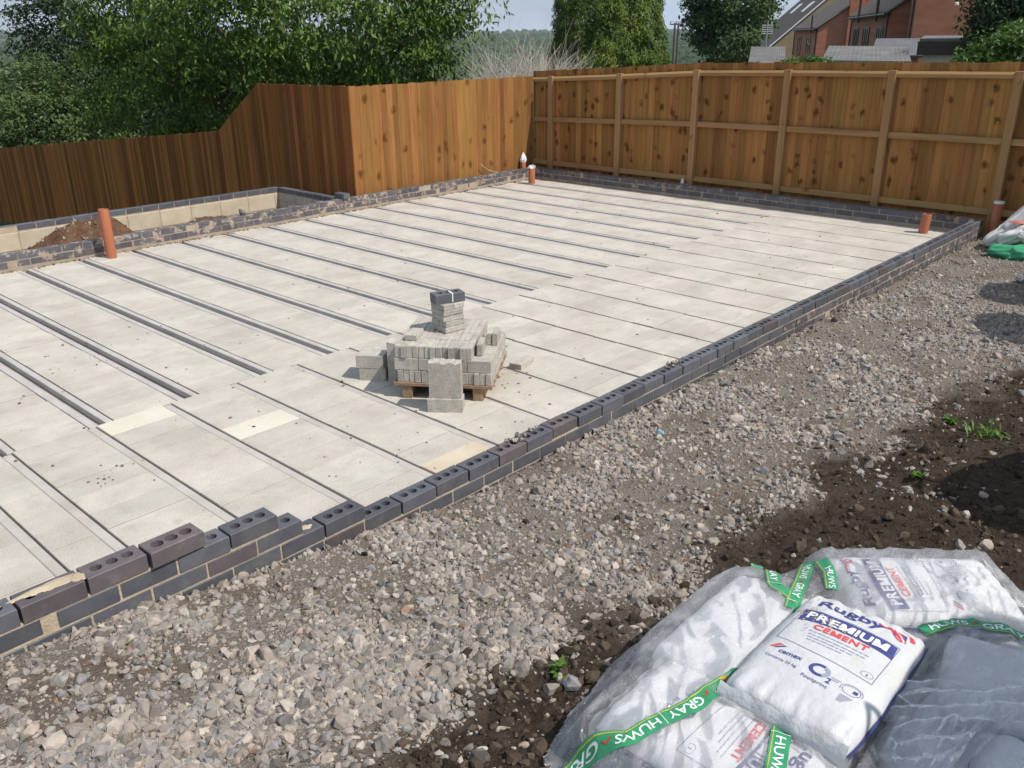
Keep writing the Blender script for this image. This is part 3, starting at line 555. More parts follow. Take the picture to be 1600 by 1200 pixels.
def inner_wall(name, label, p0, p1, ztop, courses, mt, thick=0.1025, mortar='grey_mortar', foot=None):
    """brick face from p0 to p1; the visible face is to the right of travel"""
    w_ = empty(name, (*p0, ztop-0.3)); tag(w_, label, 'wall')
    d = np.array(p1)-np.array(p0); Ln = np.linalg.norm(d); d /= Ln; nrm = np.array((d[1], -d[0])); rz = math.atan2(d[1], d[0]); inv = Matrix.Translation((-p0[0], -p0[1], 0.3-ztop))
    for c in range(courses):
        s = -0.1125*(c % 2)
        while s < Ln-0.02:
            a0 = max(s, 0.0); a1 = min(s+BL, Ln)
            if a1-a0 > 0.06:
                ln = 1 if a1-a0 > 0.2 else 0.5; cc = (a0+a1)/2; q_ = np.array(p0)+d*cc-nrm*(BW/2)
                o = brick(w_, q_[0], q_[1], ztop-0.075*c, rz=rz, mt=random.choice(mt), ln=ln); o.matrix_parent_inverse = inv
            s += 0.225
    a = np.array(p0)-nrm*0.003; b = np.array(p1)-nrm*0.003; e = -nrm*(thick-0.006)
    mb = MB()
    zs = [ztop-0.006, foot if foot is not None else ztop-0.075*courses-0.05]
    quad = [a, b, b+e, a+e]; mb.raw([(*q_, zs[0]) for q_ in quad]+[(*q_, zs[1]) for q_ in quad], [(0, 1, 2, 3), (7, 6, 5, 4), (0, 4, 5, 1), (1, 5, 6, 2), (2, 6, 7, 3), (3, 7, 4, 0)])
    o = mb.build('mortar', mortar, w_); o.matrix_parent_inverse = inv
    return w_
lw_ = inner_wall('brick_wall', 'mortar smeared two course brick wall below the sunlit corner fence', (-3.2, 7.05), (9.05, 7.05), 0.0, 2, ['smeared_brick'], foot=-0.45)
fw_ = inner_wall('brick_wall', 'shaded two course brick wall along the foot of the panelled fence', (9.05, 7.05), (9.05, 0.105), 0.0, 2, ['smeared_brick', 'blue_brick'], foot=-0.45)
# mortar fillet and droppings along the foot of the long wall
n = 420; P = np.stack([rng.uniform(-0.5, 9.0, n), 7.05-np.abs(rng.normal(0.004, 0.03, n)), np.full(n, FLOOR)], -1); rad = rng.uniform(0.006, 0.026, n); P[:, 2] += rad*0.1
tag(add('mortar_droppings', stones('mortar_droppings', P, rad, rng.uniform(0.35, 0.9, n), 'crumb', squash=(1.4, 0.9, 0.5), jag=0.22, hi=True, keep=True)), 'mortar droppings along the foot of the smeared brick wall', 'debris', kind='stuff')
# second foundation: trench behind the smeared wall
tw = inner_wall('brick_wall', 'dark single course brick wall on yellow blocks under the sloping fence', (-2.2, 8.65), (5.06, 8.65), 0.0, 1, ['blue_brick'], mortar='mortar', foot=-0.8)
inv = tw.matrix_world.copy()
def block_rows(w_, p0, p1, zs, ln, m, name='block'):
    d = np.array(p1)-np.array(p0); Ln = np.linalg.norm(d); d /= Ln; nrm = np.array((d[1], -d[0])); rz = math.atan2(d[1], d[0])
    for c, (z0, z1) in enumerate(zs):
        s = -ln*0.5*(c % 2)
        while s < Ln:
            a0 = max(s, 0); a1 = min(s+ln-0.012, Ln)
            if a1-a0 > 0.05:
                q_ = np.array(p0)+d*(a0+a1)/2+nrm*0.0
                o = add(name, box_mesh(name, (-(a1-a0)/2, -0.004, 0), ((a1-a0)/2, 0.09, z1-z0), m, 0.004), w_, loc=(*q_, z0), rot=(0, 0, rz)); o.matrix_parent_inverse = Matrix.Translation(-w_.location)
            s += ln
block_rows(tw, (-2.2, 8.65), (5.06, 8.65), ((-0.30, -0.085), (-0.525, -0.312)), 0.45, 'yellow_block')
tr_ = inner_wall('brick_wall', 'grey block return wall with dark bricks at the trench end', (5.06, 8.645), (5.06, 7.16), -0.002, 1, ['blue_brick', 'grey_block'] if False else ['blue_brick'], foot=-0.8)
block_rows(tr_, (5.06, 8.645), (5.06, 7.16), ((-0.19, -0.085), (-0.305, -0.20), (-0.525, -0.315)), 0.45, 'grey_block')
def trench_z(x, y):
    z = -0.36+0*x
    for cx, cy, r_, h in ((1.75, 7.75, 0.75, 0.44), (2.15, 7.6, 0.35, 0.24), (3.25, 7.7, 0.42, 0.28), (3.6, 7.6, 0.3, 0.20), (0.4, 7.8, 0.9, 0.30), (2.7, 7.55, 0.4, 0.16)):
        z = z+h*np.exp(-((x-cx)**2+(y-cy)**2)/(r_**2*0.5))
    return np.minimum(z, 0.16)+0.05*(fbm(x*6, y*6, 3)-0.47)+0.03*(fbm(x*17, y*17, 8)-0.47)
tgr = grid('trench_soil', np.arange(-2.4, 5.04, 0.03), np.arange(7.152, 8.648, 0.03), trench_z, 'dirt_heap'); tag(add('trench_soil', tgr), 'brown earth heaped inside the trench', kind='structure')
n = 900; P = np.stack([rng.uniform(-1, 4.6, n), rng.uniform(7.2, 8.5, n), np.zeros(n)], -1); P[:, 2] = trench_z(P[:, 0], P[:, 1]); rad = rng.uniform(0.008, 0.035, n)
tag(add('earth_lumps', stones('earth_lumps', P, rad, rng.uniform(0.2, 1, n), 'crumb', hi=False, jag=0.2)), 'brown earth lumps on the heaps in the trench', 'soil', kind='stuff')
o = add('brick', BM[('blue_brick', 'square', 1)], None, loc=(5.12, 7.13, 0.004), rot=(0, 0, R(88))); tag(o, 'loose blue brick left on the trench corner', 'brick', )
o = add('concrete_lump', stones('concrete_lump', np.array([[0, 0, 0.03]]), np.array([0.055]), np.array([0.2]), 'gravel', squash=(1.4, 0.9, 0.7), hi=True), None, loc=(3.55, 7.11, 0.0)); tag(o, 'dark lump of stone sitting on the smeared brick wall', 'stone')

# ------------------------------------------------------------------ fences
def board(name, parent, ax, s0, s1, z0, z1a, z1b, face, thick, m, inv, lean=0.0, taper=0.4):
    """vertical feather-edge board; ax 'x' or 'y' = running direction; face = visible plane coordinate, sign of thick = away from viewer"""
    t = thick; v = []
    # visible face slightly tilted like an overlapping feather-edge board
    for s, zt, d in ((s0, z1a, 0.0), (s1, z1b, lean)):
        for z in (z0, zt):
            for k in (0, 1):
                q_ = face+d+(t if k else 0); v.append((s, q_, z) if ax == 'x' else (q_, s, z))
    f = [(0, 2, 6, 4), (1, 5, 7, 3), (0, 1, 3, 2), (4, 6, 7, 5), (2, 3, 7, 6), (0, 4, 5, 1)]
    o = add(name, fixn(mesh(name, v, f, m)), parent); o.matrix_parent_inverse = inv; return o
# sunlit corner fence, boards towards the camera
f2 = empty('fence', (5.47, 7.25, -0.3)); inv = Matrix.Translation((-5.47, -7.25, 0.3)); tag(f2, 'sunlit orange brown close boarded fence between two fence corners', 'fence')
s = 5.46
while s < 9.24:
    wd = random.uniform(0.098, 0.112); e = min(s+wd, 9.25); zt = 1.45+random.gauss(0, 0.004)
    board('board', f2, 'x', s, e, -0.28, zt, zt, 7.25+random.uniform(-0.003, 0.003), 0.016, 'new_fence_wood', inv, lean=-0.006); s = e
for zr in (0.05, 0.72, 1.32):
    o = MB().box((5.47, 7.266, zr-0.04), (9.25, 7.31, zr+0.04)).build('rail', 'rail_wood', f2); o.matrix_parent_inverse = inv
# long shaded fence running down the slope, edge on to the sun
f3 = empty('fence', (5.45, 7.26, -0.4)); inv = Matrix.Translation((-5.45, -7.26, 0.4)); tag(f3, 'long shaded brown boarded fence with an angled step, running downhill past the trench', 'fence')
FT_Y = [7.2, 9.55, 10.89, 15.18, 21.61, 34]; FT_Z = [1.455, 1.43, 0.65, 0.23, -0.41, -1.65]
s = 7.255
while s < 27.0:
    wd = random.uniform(0.088, 0.106); e = s+wd; za, zb = np.interp([s, e], FT_Y, FT_Z); j = random.gauss(0, 0.004)
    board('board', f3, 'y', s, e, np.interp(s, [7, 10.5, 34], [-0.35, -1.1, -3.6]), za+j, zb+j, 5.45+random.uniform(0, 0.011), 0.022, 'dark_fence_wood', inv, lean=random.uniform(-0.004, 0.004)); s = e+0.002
for k in range(7):
    y0, y1 = 7.3+2.8*k, 7.3+2.8*(k+1); za, zb = np.interp([y0, y1], [7, 10.5, 34], [0.3, -0.45, -2.95])
    mb = MB()
    for dz in (0.0, 0.6): mb.raw([(5.466, y0, za+dz), (5.466, y1, zb+dz), (5.51, y1, zb+dz), (5.51, y0, za+dz), (5.466, y0, za+dz+0.08), (5.466, y1, zb+dz+0.08), (5.51, y1, zb+dz+0.08), (5.51, y0, za+dz+0.08)], [(0, 1, 2, 3), (7, 6, 5, 4), (0, 4, 5, 1), (1, 5, 6, 2), (2, 6, 7, 3), (3, 7, 4, 0)])
    o = mb.build('rail', 'rail_wood', f3); o.matrix_parent_inverse = inv
# panelled back of the far fence: posts, rails, boards
XF = 9.30
f1 = empty('fence', (XF, 3.0, -0.3)); inv = Matrix.Translation((-XF, -3.0, 0.3)); tag(f1, 'tall wooden fence seen from its post and rail side behind the far wall', 'fence')
PY = [6.91, 5.52, 4.16, 2.76, 1.385, -0.03, -1.45, -2.85]
TY = [-4, 0, 2.8, 4.16, 5.52, 7.36]; TZ_ = [1.64, 1.64, 1.61, 1.585, 1.51, 1.42]
top = lambda y: float(np.interp(y, TY, TZ_))
s = -3.2
while s < 7.33:
    wd = random.uniform(0.100, 0.116); e = min(s+wd, 7.34); j = random.gauss(0.10, 0.004)
    board('board', f1, 'y', s, e, -0.30, top(s)+j, top(e)+j, XF+0.062, 0.013, 'panel_fence_wood', inv, lean=0.004); s = e
for k, y in enumerate(PY):
    v, f = cbox((XF-0.012, y-0.048, -0.32), (XF+0.075, y+0.048, top(y)+0.01), 0.004)
    v = [np.array((p_[0]+(0.04 if (p_[2] > 1.0 and p_[0] < XF) else 0.0)*0, p_[1], p_[2])) for p_ in v]
    o = add('post', fixn(mesh('post', v, f, 'post_wood')), f1); o.matrix_parent_inverse = inv
ends = [7.33]+PY+[-3.2]
for k in range(len(ends)-1):
    yb, ya = ends[k], ends[k+1]
    ya2 = ya+0.049 if k < len(ends)-2 else ya; yb2 = yb-0.049 if k else yb
    for frac, hh in ((0, 0.036), (1, 0.036), (2, 0.036)):
        def zz(y): t = top(y); return (t-0.035, 0.535*t, 0.062)[frac]
        a0, b0 = zz(ya2), zz(yb2)
        x0, x1 = XF+0.012, XF+0.0615; ch = 0.012
        v = [(x0, ya2, a0-hh), (x1, ya2, a0-hh), (x1, ya2, a0+hh), (x0+ch, ya2, a0+hh), (x0, yb2, b0-hh), (x1, yb2, b0-hh), (x1, yb2, b0+hh), (x0+ch, yb2, b0+hh)]
        if frac == 0: v = [(x0, ya2, a0-hh), (x1, ya2, a0-hh), (x1, ya2, a0+hh), (x0+0.030, ya2, a0+hh), (x0, ya2, a0+0.006), (x0, yb2, b0-hh), (x1, yb2, b0-hh), (x1, yb2, b0+hh), (x0+0.030, yb2, b0+hh), (x0, yb2, b0+0.006)]
        fcs = [(0, 1, 2, 3, 4), (9, 8, 7, 6, 5), (0, 5, 6, 1), (1, 6, 7, 2), (2, 7, 8, 3), (3, 8, 9, 4), (4, 9, 5, 0)] if frac == 0 else [(0, 1, 2, 3), (7, 6, 5, 4), (0, 4, 5, 1), (1, 5, 6, 2), (2, 6, 7, 3), (3, 7, 4, 0)]
        o = add('rail', fixn(mesh('rail', v, fcs, 'rail_wood')), f1); o.matrix_parent_inverse = inv
    o = MB().box((XF+0.02, ya2, -0.30), (XF+0.058, yb2, -0.03), 0.003).build('gravel_board', 'rail_wood', f1); o.matrix_parent_inverse = inv

# ------------------------------------------------------------------ drain pipes
def pipe(label, x, y, z0, z1, r=0.055, tilt=(0, 0), cover=None, open_=True, socket=False):
    root = empty('drain_pipe', (x, y, z0)); tag(root, label, 'pipe'); n = 28; H = z1-z0
    sh = lambda z: (tilt[0]*z, tilt[1]*z)
    prof = [(r, 0), (r, H-0.004), (r-0.0015, H), (r-0.0045, H), (r-0.005, H-0.003), (r-0.005, max(H-0.22, 0.01))]
    if socket: prof = [(r, 0), (r, H-0.13), (r+0.008, H-0.115), (r+0.008, H-0.002), (r+0.006, H), (r+0.001, H), (r, H-0.01), (r-0.003, H-0.2)]
    v = []; f = []
    for rr_, z in prof:
        for k in range(n): t = 2*math.pi*k/n; v.append((rr_*math.cos(t)+sh(z)[0], rr_*math.sin(t)+sh(z)[1], z))
    for i in range(len(prof)-1):
        for k in range(n): f.append((i*n+k, i*n+(k+1) % n, (i+1)*n+(k+1) % n, (i+1)*n+k))
    f.append(tuple((len(prof)-1)*n+k for k in range(n)))
    add('pipe_body', mesh('pipe_body', v, f, 'orange_pipe', True), root)
    if cover == 'bag':
        vv = []; ff = []; m_ = 16; prf = [(r+0.003, -0.035), (r+0.006, 0.0), (r*0.95, 0.03), (r*0.75, 0.06), (r*0.5, 0.085), (r*0.18, 0.115)]
        for i, (a, z) in enumerate(prf):
            for k in range(m_): t = 2*math.pi*k/m_; w_ = 1+0.22*math.sin(k*2.9+i)*(i > 0); vv.append((a*w_*math.cos(t)+0.012*i*0.3, a*w_*math.sin(t), H+z+0.008*math.sin(k*1.7)*(i > 1)))
        for i in range(len(prf)-1):
            for k in range(m_): ff.append((i*m_+k, i*m_+(k+1) % m_, (i+1)*m_+(k+1) % m_, (i+1)*m_+k))
        ff.append(tuple((len(prf)-1)*m_+k for k in range(m_))); add('cover', mesh('cover', vv, ff, 'white_plastic'), root)
    if cover == 'rag':
        vv = []; ff = []; m_ = 14; prf = [(r*0.7, -0.03), (r*0.95, 0.004), (r*1.05, 0.02), (r*0.6, 0.034), (r*0.2, 0.03)]
        for i, (a, z) in enumerate(prf):
            for k in range(m_): t = 2*math.pi*k/m_; vv.append((a*(1+0.3*math.sin(k*2.3+i))*math.cos(t), a*(1+0.3*math.sin(k*2.3+i))*math.sin(t), H+z+0.016*math.sin(k*1.9+i)*(i > 0)+(0.03 if k in (10, 11) and i > 1 else 0)))
        for i in range(len(prf)-1):
            for k in range(m_): ff.append((i*m_+k, i*m_+(k+1) % m_, (i+1)*m_+(k+1) % m_, (i+1)*m_+k))
        ff.append(tuple((len(prf)-1)*m_+k for k in range(m_))); add('cover', mesh('cover', vv, ff, 'white_plastic'), root)
    if cover == 'lid':
        add('cover', MB().tube([(tilt[0]*H, tilt[1]*H, H-0.012), (tilt[0]*H, tilt[1]*H, H+0.012)], r+0.004, 24).v and mesh('cover', *(lambda b: (b.v, b.f))(MB().tube([(tilt[0]*H, tilt[1]*H, H-0.012), (tilt[0]*H, tilt[1]*H, H+0.010)], r+0.003, 24)), 'white_plastic'), root)
    return root
pipe('tall open orange drain pipe standing on the floor beside the trench wall', 1.735, 6.865, FLOOR, 0.36, tilt=(0.0, 0.0))
pipe('orange drain pipe stuffed with white and blue plastic at the floor corner', 8.60, 6.70, FLOOR, 0.07, cover='rag')
pipe('orange drain pipe with a peaked white bag over its end behind the wall', 8.93, 7.19, -0.3, 0.13, r=0.048, cover='bag')
pipe('short open orange drain pipe stub near the far end of the perforated wall', 8.77, 0.555, FLOOR, 0.05, tilt=(0.06, -0.06), socket=False)
pipe('orange drain pipe with a pale cap outside the wall corner by the sacks', 9.16, -0.10, -0.36, 0.21, tilt=(0.02, -0.02), cover='lid')
# ragged holes cut in the floor round the pipes
for (x, y, a, b) in ((1.68, 6.90, 0.11, 0.07), (8.60, 6.70, 0.075, 0.06), (8.79, 0.60, 0.075, 0.085)):
    o = blob('pipe_hole', x, y, FLOOR+0.0035, a, b, 0.0004, 'under_floor', fl, 4, 0.4); 
o = blob('white_scrap', 9.22, 4.23, 0.0, 0.035, 0.03, 0.07, 'white_plastic', None, 6, 0.9, n=10); tag(o, 'scrap of white plastic at the foot of the panelled fence', 'scrap')

# ------------------------------------------------------------------ pallet with concrete blocks

KP = np.array((1.59, 0.83)); E1 = np.array((-0.57, 0.82)); E1 /= np.linalg.norm(E1); E2 = np.array((E1[1], -E1[0])); PANG = math.atan2(E2[1], E2[0])
def pk(t, d, z): q_ = KP+E1*t+E2*d; return (q_[0], q_[1], z)
pal = empty('pallet', pk(0.33, 0.31, FLOOR), PANG); tag(pal, 'small wooden pallet under the stack of concrete slips', 'pallet')
# local frame of the pallet: x = depth (E2), y = along the front (E1)
for y in (-0.235, 0.0, 0.245): add('bearer', box_mesh('bearer', (-0.31, -0.035, 0), (0.31, 0.035, 0.09), 'pallet_wood', 0.004), pal, loc=(0, y, 0.0))
for k in range(6): add('deck_board', box_mesh('deck_board', (-0.045, -0.335, 0), (0.045, 0.335, 0.024), 'pallet_wood', 0.003), pal, loc=(-0.275+k*0.112, 0, 0.0905), rot=(0, 0, random.gauss(0, 0.01)))
for y in (-0.30, 0.0, 0.30): add('bottom_board', box_mesh('bottom_board', (-0.33, -0.045, -0.0), (0.33, 0.045, 0.012), 'pallet_wood', 0.003), pal, loc=(0, y, -0.0)) if False else None
SL, SH, ST = 0.160, 0.084, 0.0385
def rough_box(name, a, b, m, seed=0, amp=0.0012):
    bm = bmesh.new(); bmesh.ops.create_cube(bm, size=1.0); a = np.array(a); b = np.array(b)
    for v in bm.verts: v.co = Vector([(a[k]+b[k])/2+v.co[k]*(b[k]-a[k]) for k in range(3)])
    bmesh.ops.bevel(bm, geom=list(bm.edges), offset=0.0035, segments=1, affect='EDGES')
    r_ = random.Random(seed)
    for v in bm.verts: v.co += Vector([r_.uniform(-amp, amp) for _ in range(3)])
    me = bpy.data.meshes.new(name); bm.to_mesh(me); bm.free(); me.materials.append(MATS[m]); return me
SLIP = [rough_box('concrete_slip', (-SL/2, -ST/2, 0), (SL/2, ST/2, SH), 'grey_block', k) for k in range(5)]      # on edge, end towards the front
SLIPF = [rough_box('concrete_slip', (-SL/2, -SH/2, 0), (SL/2, SH/2, ST), 'grey_block', k, 0.0015) for k in range(5)]  # lying flat
def slip(t, d, z, rz=0.0, flat=False, label='', group=None):
    x, y, _ = pk(t, d, z); o = add('concrete_slip', random.choice(SLIPF if flat else SLIP), None, loc=(x, y, z), rot=(0, 0, PANG+rz)); tag(o, label, 'concrete block', group); return o
Z0 = FLOOR+0.1155
for lay in range(3):
    z = Z0+lay*(SH+0.0015)
    if lay == 1:      # side faces to the front
        for r_ in range(4):
            for k in range(16):
                if 1 <= r_ <= 2 and 2 < k < 13: continue
                slip(0.082+r_*0.1635, 0.02+k*0.0397, z, R(90)+random.gauss(0, 0.004), label='grey concrete slip turned sideways in the middle layer, '+('column under the pair on edge', 'next to that column', 'third column in', 'column beside the two-block pair')[r_], group='slips in the middle layer of the stack')
    else:
        nk = 16 if lay == 0 else 13; t0 = 0.02 if lay == 0 else 0.150
        for k in range(nk):
            if lay == 2 and k in (): continue
            for r_ in range(4):
                if lay == 0 and 1 <= r_ <= 2 and 1 < k < nk-2: continue
                slip(t0+k*0.0397+random.gauss(0, 0.0006), 0.08+r_*0.1625+random.gauss(0, 0.003)*(r_ == 0)*1.5, z, random.gauss(0, 0.006),
                     label='grey concrete slip on edge in the '+('bottom' if lay == 0 else 'top')+' layer, '+('row behind the upright broken block', 'second row from the upright broken block', 'third row from the upright broken block', 'back row of the stack')[r_], group=('slips in the bottom layer of the stack' if lay == 0 else 'slips in the top layer of the stack'))
ZT = Z0+3*(SH+0.0015); Z2 = Z0+2*(SH+0.0015)
slip(0.095, 0.17, Z2, 0.02, label='single grey slip on edge beside the top layer of the stack')
slip(0.068, 0.40, Z2, -0.01, label='one of two grey slips on edge at the back of the middle layer', group='pair of slips on edge'); slip(0.028, 0.395, Z2, 0.02, label='one of two grey slips on edge at the back of the middle layer', group='pair of slips on edge')
q_ = bz(540+600/5.333, 430+535/5.333, ZT); o = add('concrete_slip', SLIPF[1], None, loc=(q_[0]+0.02, q_[1]+0.055, ZT+0.001), rot=(0, 0, R(30))); tag(o, 'single grey slip lying flat on top of the stack', 'concrete block')
# little tower of slips, five courses, bonded
cx, cy = 1.700, 1.345; ta = R(-12)
for c in range(5):
    for k in (-1, 1):
        r_ = ta+random.gauss(0, 0.03)+(R(90) if c % 2 == 0 else 0); ofs = 0.0425*k
        dx, dy = (math.cos(ta)*ofs, math.sin(ta)*ofs) if c % 2 == 0 else (-math.sin(ta)*ofs, math.cos(ta)*ofs)
        o = add('concrete_slip', random.choice(SLIPF), None, loc=(cx+dx+random.gauss(0, 0.003), cy+dy+random.gauss(0, 0.003), ZT+0.001+c*(ST+0.0015)), rot=(0, 0, r_))
        tag(o, 'grey concrete slip in the '+('bottom', 'second', 'third', 'fourth', 'top')[c]+' course of the little tower on the stack', 'concrete block', 'slips in the little tower')
zb = ZT+0.001+5*(ST+0.0015)
o = add('brick', BM[('blue_brick', 'square', 1)], None, loc=(cx-0.005, cy-0.005, zb), rot=(0, 0, R(-20))); tag(o, 'blue brick with three holes on top of the little slip tower', 'brick')
mb = MB().box((0.012, -BW/2-0.0025, 0.004), (0.020, -BW/2+0.001, 0.0655), 0.001).box((0.010, -BW/2-0.002, 0.0645), (0.022, 0.02, 0.0668), 0.001).build('white_drip', 'white_paint', o)
# loose blocks round the pallet
def chunk(label, P0, P1, depth, z0, z1, seed, broken=0.0, mt='grey_block', name='concrete_block'):
    P0 = np.array(P0[:2]); P1 = np.array(P1[:2]); d = P1-P0; Ln = np.linalg.norm(d); c_ = (P0+P1)/2; rz = math.atan2(d[1], d[0]); nx_, ny_ = 14, 6
    bm = bmesh.new(); bmesh.ops.create_grid(bm, x_segments=nx_, y_segments=ny_, size=0.5)
    top = [v for v in bm.verts]
    for v in top: v.co = Vector((v.co.x*Ln, v.co.y*depth+depth/2, z1-z0))
    g_ = bmesh.ops.extrude_face_region(bm, geom=list(bm.faces)); low = [e for e in g_['geom'] if isinstance(e, bmesh.types.BMVert)]
    lows = set(low)
    for v in bm.verts:
        if v in lows: v.co.z = 0
    r_ = random.Random(seed)
    for v in bm.verts:
        if v not in lows:
            if broken: v.co.z -= broken*(0.15+0.85*float(vnoise(v.co.x*28+seed, v.co.y*35, seed)))*r_.uniform(0.6, 1.0)
            else: v.co.z += r_.uniform(-0.001, 0.001)
    for v in bm.verts: v.co.x += r_.uniform(-0.0002, 0.0002); v.co.y += r_.uniform(-0.0002, 0.0002)
    bmesh.ops.recalc_face_normals(bm, faces=bm.faces); me = bpy.data.meshes.new(name); bm.to_mesh(me); bm.free(); me.materials.append(MATS[mt])
    o = add(name, me, None, loc=(c_[0], c_[1], z0), rot=(0, 0, rz)); return tag(o, label, 'concrete block')
U0 = bz(668.5, 644.5, FLOOR); U1 = bz(723, 645.5, FLOOR)
chunk('grey concrete block lying flat under an upright broken block', U0, U1, 0.11, FLOOR, FLOOR+0.092, 1)
dU = (U1-U0)*0.03
chunk('upright broken grey block with a crumbled top edge in front of the pallet', U0+dU*2+np.array((0.014, 0.014, 0)), U1-dU+np.array((0.014, 0.014, 0)), 0.095, FLOOR+0.094, FLOOR+0.094+0.252, 2, broken=0.034)
V0 = bz(562.5, 594, FLOOR); V1 = bz(603, 596, FLOOR)
chunk('grey block at the bottom of the pair beside the pallet', V0, V1, 0.20, FLOOR, FLOOR+0.092, 3)
chunk('grey block at the top of the pair beside the pallet', V0+np.array((-0.012, 0.014, 0)), V1+np.array((-0.008, 0.010, 0)), 0.20, FLOOR+0.094, FLOOR+0.186, 4)
W0 = pk(0.66, 0.22, 0); W1 = pk(0.665, 0.30, 0)
chunk('broken grey block end on beside the back of the stack', np.array(pk(0.78, 0.27, 0)), np.array(pk(0.69, 0.27, 0)), 0.12, FLOOR, FLOOR+0.30, 5, broken=0.03)
Q0 = bz(796, 575.5, FLOOR); Q1 = bz(814.5, 579, FLOOR)
chunk('thin grey slip lying flat on the floor beside the pallet', Q0, Q1, 0.20, FLOOR, FLOOR+0.042, 6, name='concrete_slip')
for k, (px, py, s_) in enumerate(((787, 553, 0.02), (782, 568, 0.018), (784, 575, 0.02), (778, 590, 0.018), (790, 551, 0.014))):
    q_ = bz(px, py, FLOOR); o = add('wood_chip', stones('wood_chip', np.array([[0, 0, 0.008]]), np.array([s_]), np.array([0.6]), 'pallet_wood', squash=(1.5, 0.7, 0.4), hi=True, keep=True), None, loc=(q_[0], q_[1], FLOOR)); tag(o, 'small chip of broken pallet wood on the floor by the stack', 'wood chip', 'wood chips by the pallet')

# ------------------------------------------------------------------ cement sacks
def bag_fn(hl, hw, T, seed, sag=0.0):
    """top height above the bag's base of a filled 25 kg sack; u along the text, v up the text"""
    def top(x, y):
        a = np.clip(np.abs(x)/hw, 0, 1); b = np.clip(np.abs(y)/hl, 0, 1)
        e = (1-a**8)**0.5*(1-b**16)**0.42
        crown = 0.78+0.22*(1-a**2)*(1-b**2)
        w_ = 0.010*(fbm(x*9+seed, y*6+seed*2, seed, 3)-0.45)+0.006*np.clip((b-0.55)/0.45, 0, 1)*np.sin(x*95+3*fbm(x*20, y*9, seed+3)*3)
        return T*(0.46+0.54*e*crown)+w_*e+sag*(x/hw)
    return top
def sack(name, label, cx, cy, zb, rz, hl=0.285, hw=0.192, T=0.118, seed=1, mt='bag_white', tilt=(0, 0), group=None, flap=True):
    root = empty(name, (cx, cy, zb), rz); root.rotation_euler = (tilt[0], tilt[1], rz); tag(root, label, 'cement bag', group); top = bag_fn(hl, hw, T, seed)
    n1, n2 = 54, 72; us = np.sin(np.linspace(-math.pi/2, math.pi/2, n1))*hw; vs = np.sin(np.linspace(-math.pi/2, math.pi/2, n2))*hl
    X, Y = np.meshgrid(us, vs); rr_ = 1.0
    a = np.abs(X)/hw; b = np.abs(Y)/hl; e = np.maximum((1-np.clip(a, 0, 1)**7)*(1-np.clip(b, 0, 1)**10), 0)**0.5
    Zt = top(X, Y); Zb = T*0.46*(1-e)*0.95
    # pull the corners in so the outline bulges like a filled sack
    fx = 1-0.045*b**3-0.012*np.sin(Y*40+seed)*a**4; fy = 1-0.035*a**3
    vt = np.stack([X*fx, Y*fy, Zt], -1).reshape(-1, 3); vb = np.stack([X*fx, Y*fy, np.minimum(Zb, Zt-0.001)], -1).reshape(-1, 3)
    i = np.arange((n2-1)*(n1-1)); r_ = i//(n1-1); c_ = i % (n1-1); q0 = r_*n1+c_; ft = np.stack([q0, q0+1, q0+n1+1, q0+n1], 1); M_ = n1*n2
    fb = ft[:, ::-1]+M_
    bd = [k for k in range(n1)]+[k*n1+n1-1 for k in range(1, n2)]+[(n2-1)*n1+k for k in range(n1-2, -1, -1)]+[k*n1 for k in range(n2-2, 0, -1)]
    bd = np.array(bd); nb_ = np.roll(bd, -1); fs = np.stack([bd, bd+M_, nb_+M_, nb_], 1)
    add('sack_body', fast_mesh('sack_body', np.concatenate([vt, vb]), np.concatenate([ft, fb, fs]), mt, smooth=True), root)
    if flap:   # folded and welded end: a flat flange along the foot of the label
        v = []; f = []; n = 24
        for k in range(n+1):
            x = -hw*0.97+2*hw*0.97*k/n; ww = 0.004*math.sin(k*1.3+seed)
            v += [(x, -hl*0.985, T*0.80+ww), (x, -hl*1.045-0.003*math.sin(k*0.9), T*0.62+ww*1.4), (x, -hl*1.055, T*0.10+ww), (x, -hl*0.96, T*0.06)]
        for k in range(n):
            for j in range(3): f.append((k*4+j, k*4+j+1, k*4+5+j, k*4+4+j))
        add('end_fold', fixn(mesh('end_fold', v, f, mt, True)), root)
    return root, top
def edge_stripe(root, hw, hl, side=1):
    v = []; f = []
    for k in range(41):
        y = (-hl+0.007)+(2*hl-0.014)*k/40; b = abs(y)/hl; x = side*(hw*(1-0.045*b**3)+0.0035)
        v += [(x-0.002*side, y, 0.066), (x, y, 0.056), (x-0.001*side, y, 0.046)]
    for k in range(40):
        for j in range(2): f.append((k*3+j, k*3+3+j, k*3+4+j, k*3+1+j))
    add('edge_stripe', fixn(mesh('edge_stripe', v, f, 'print_blue', True)), root)
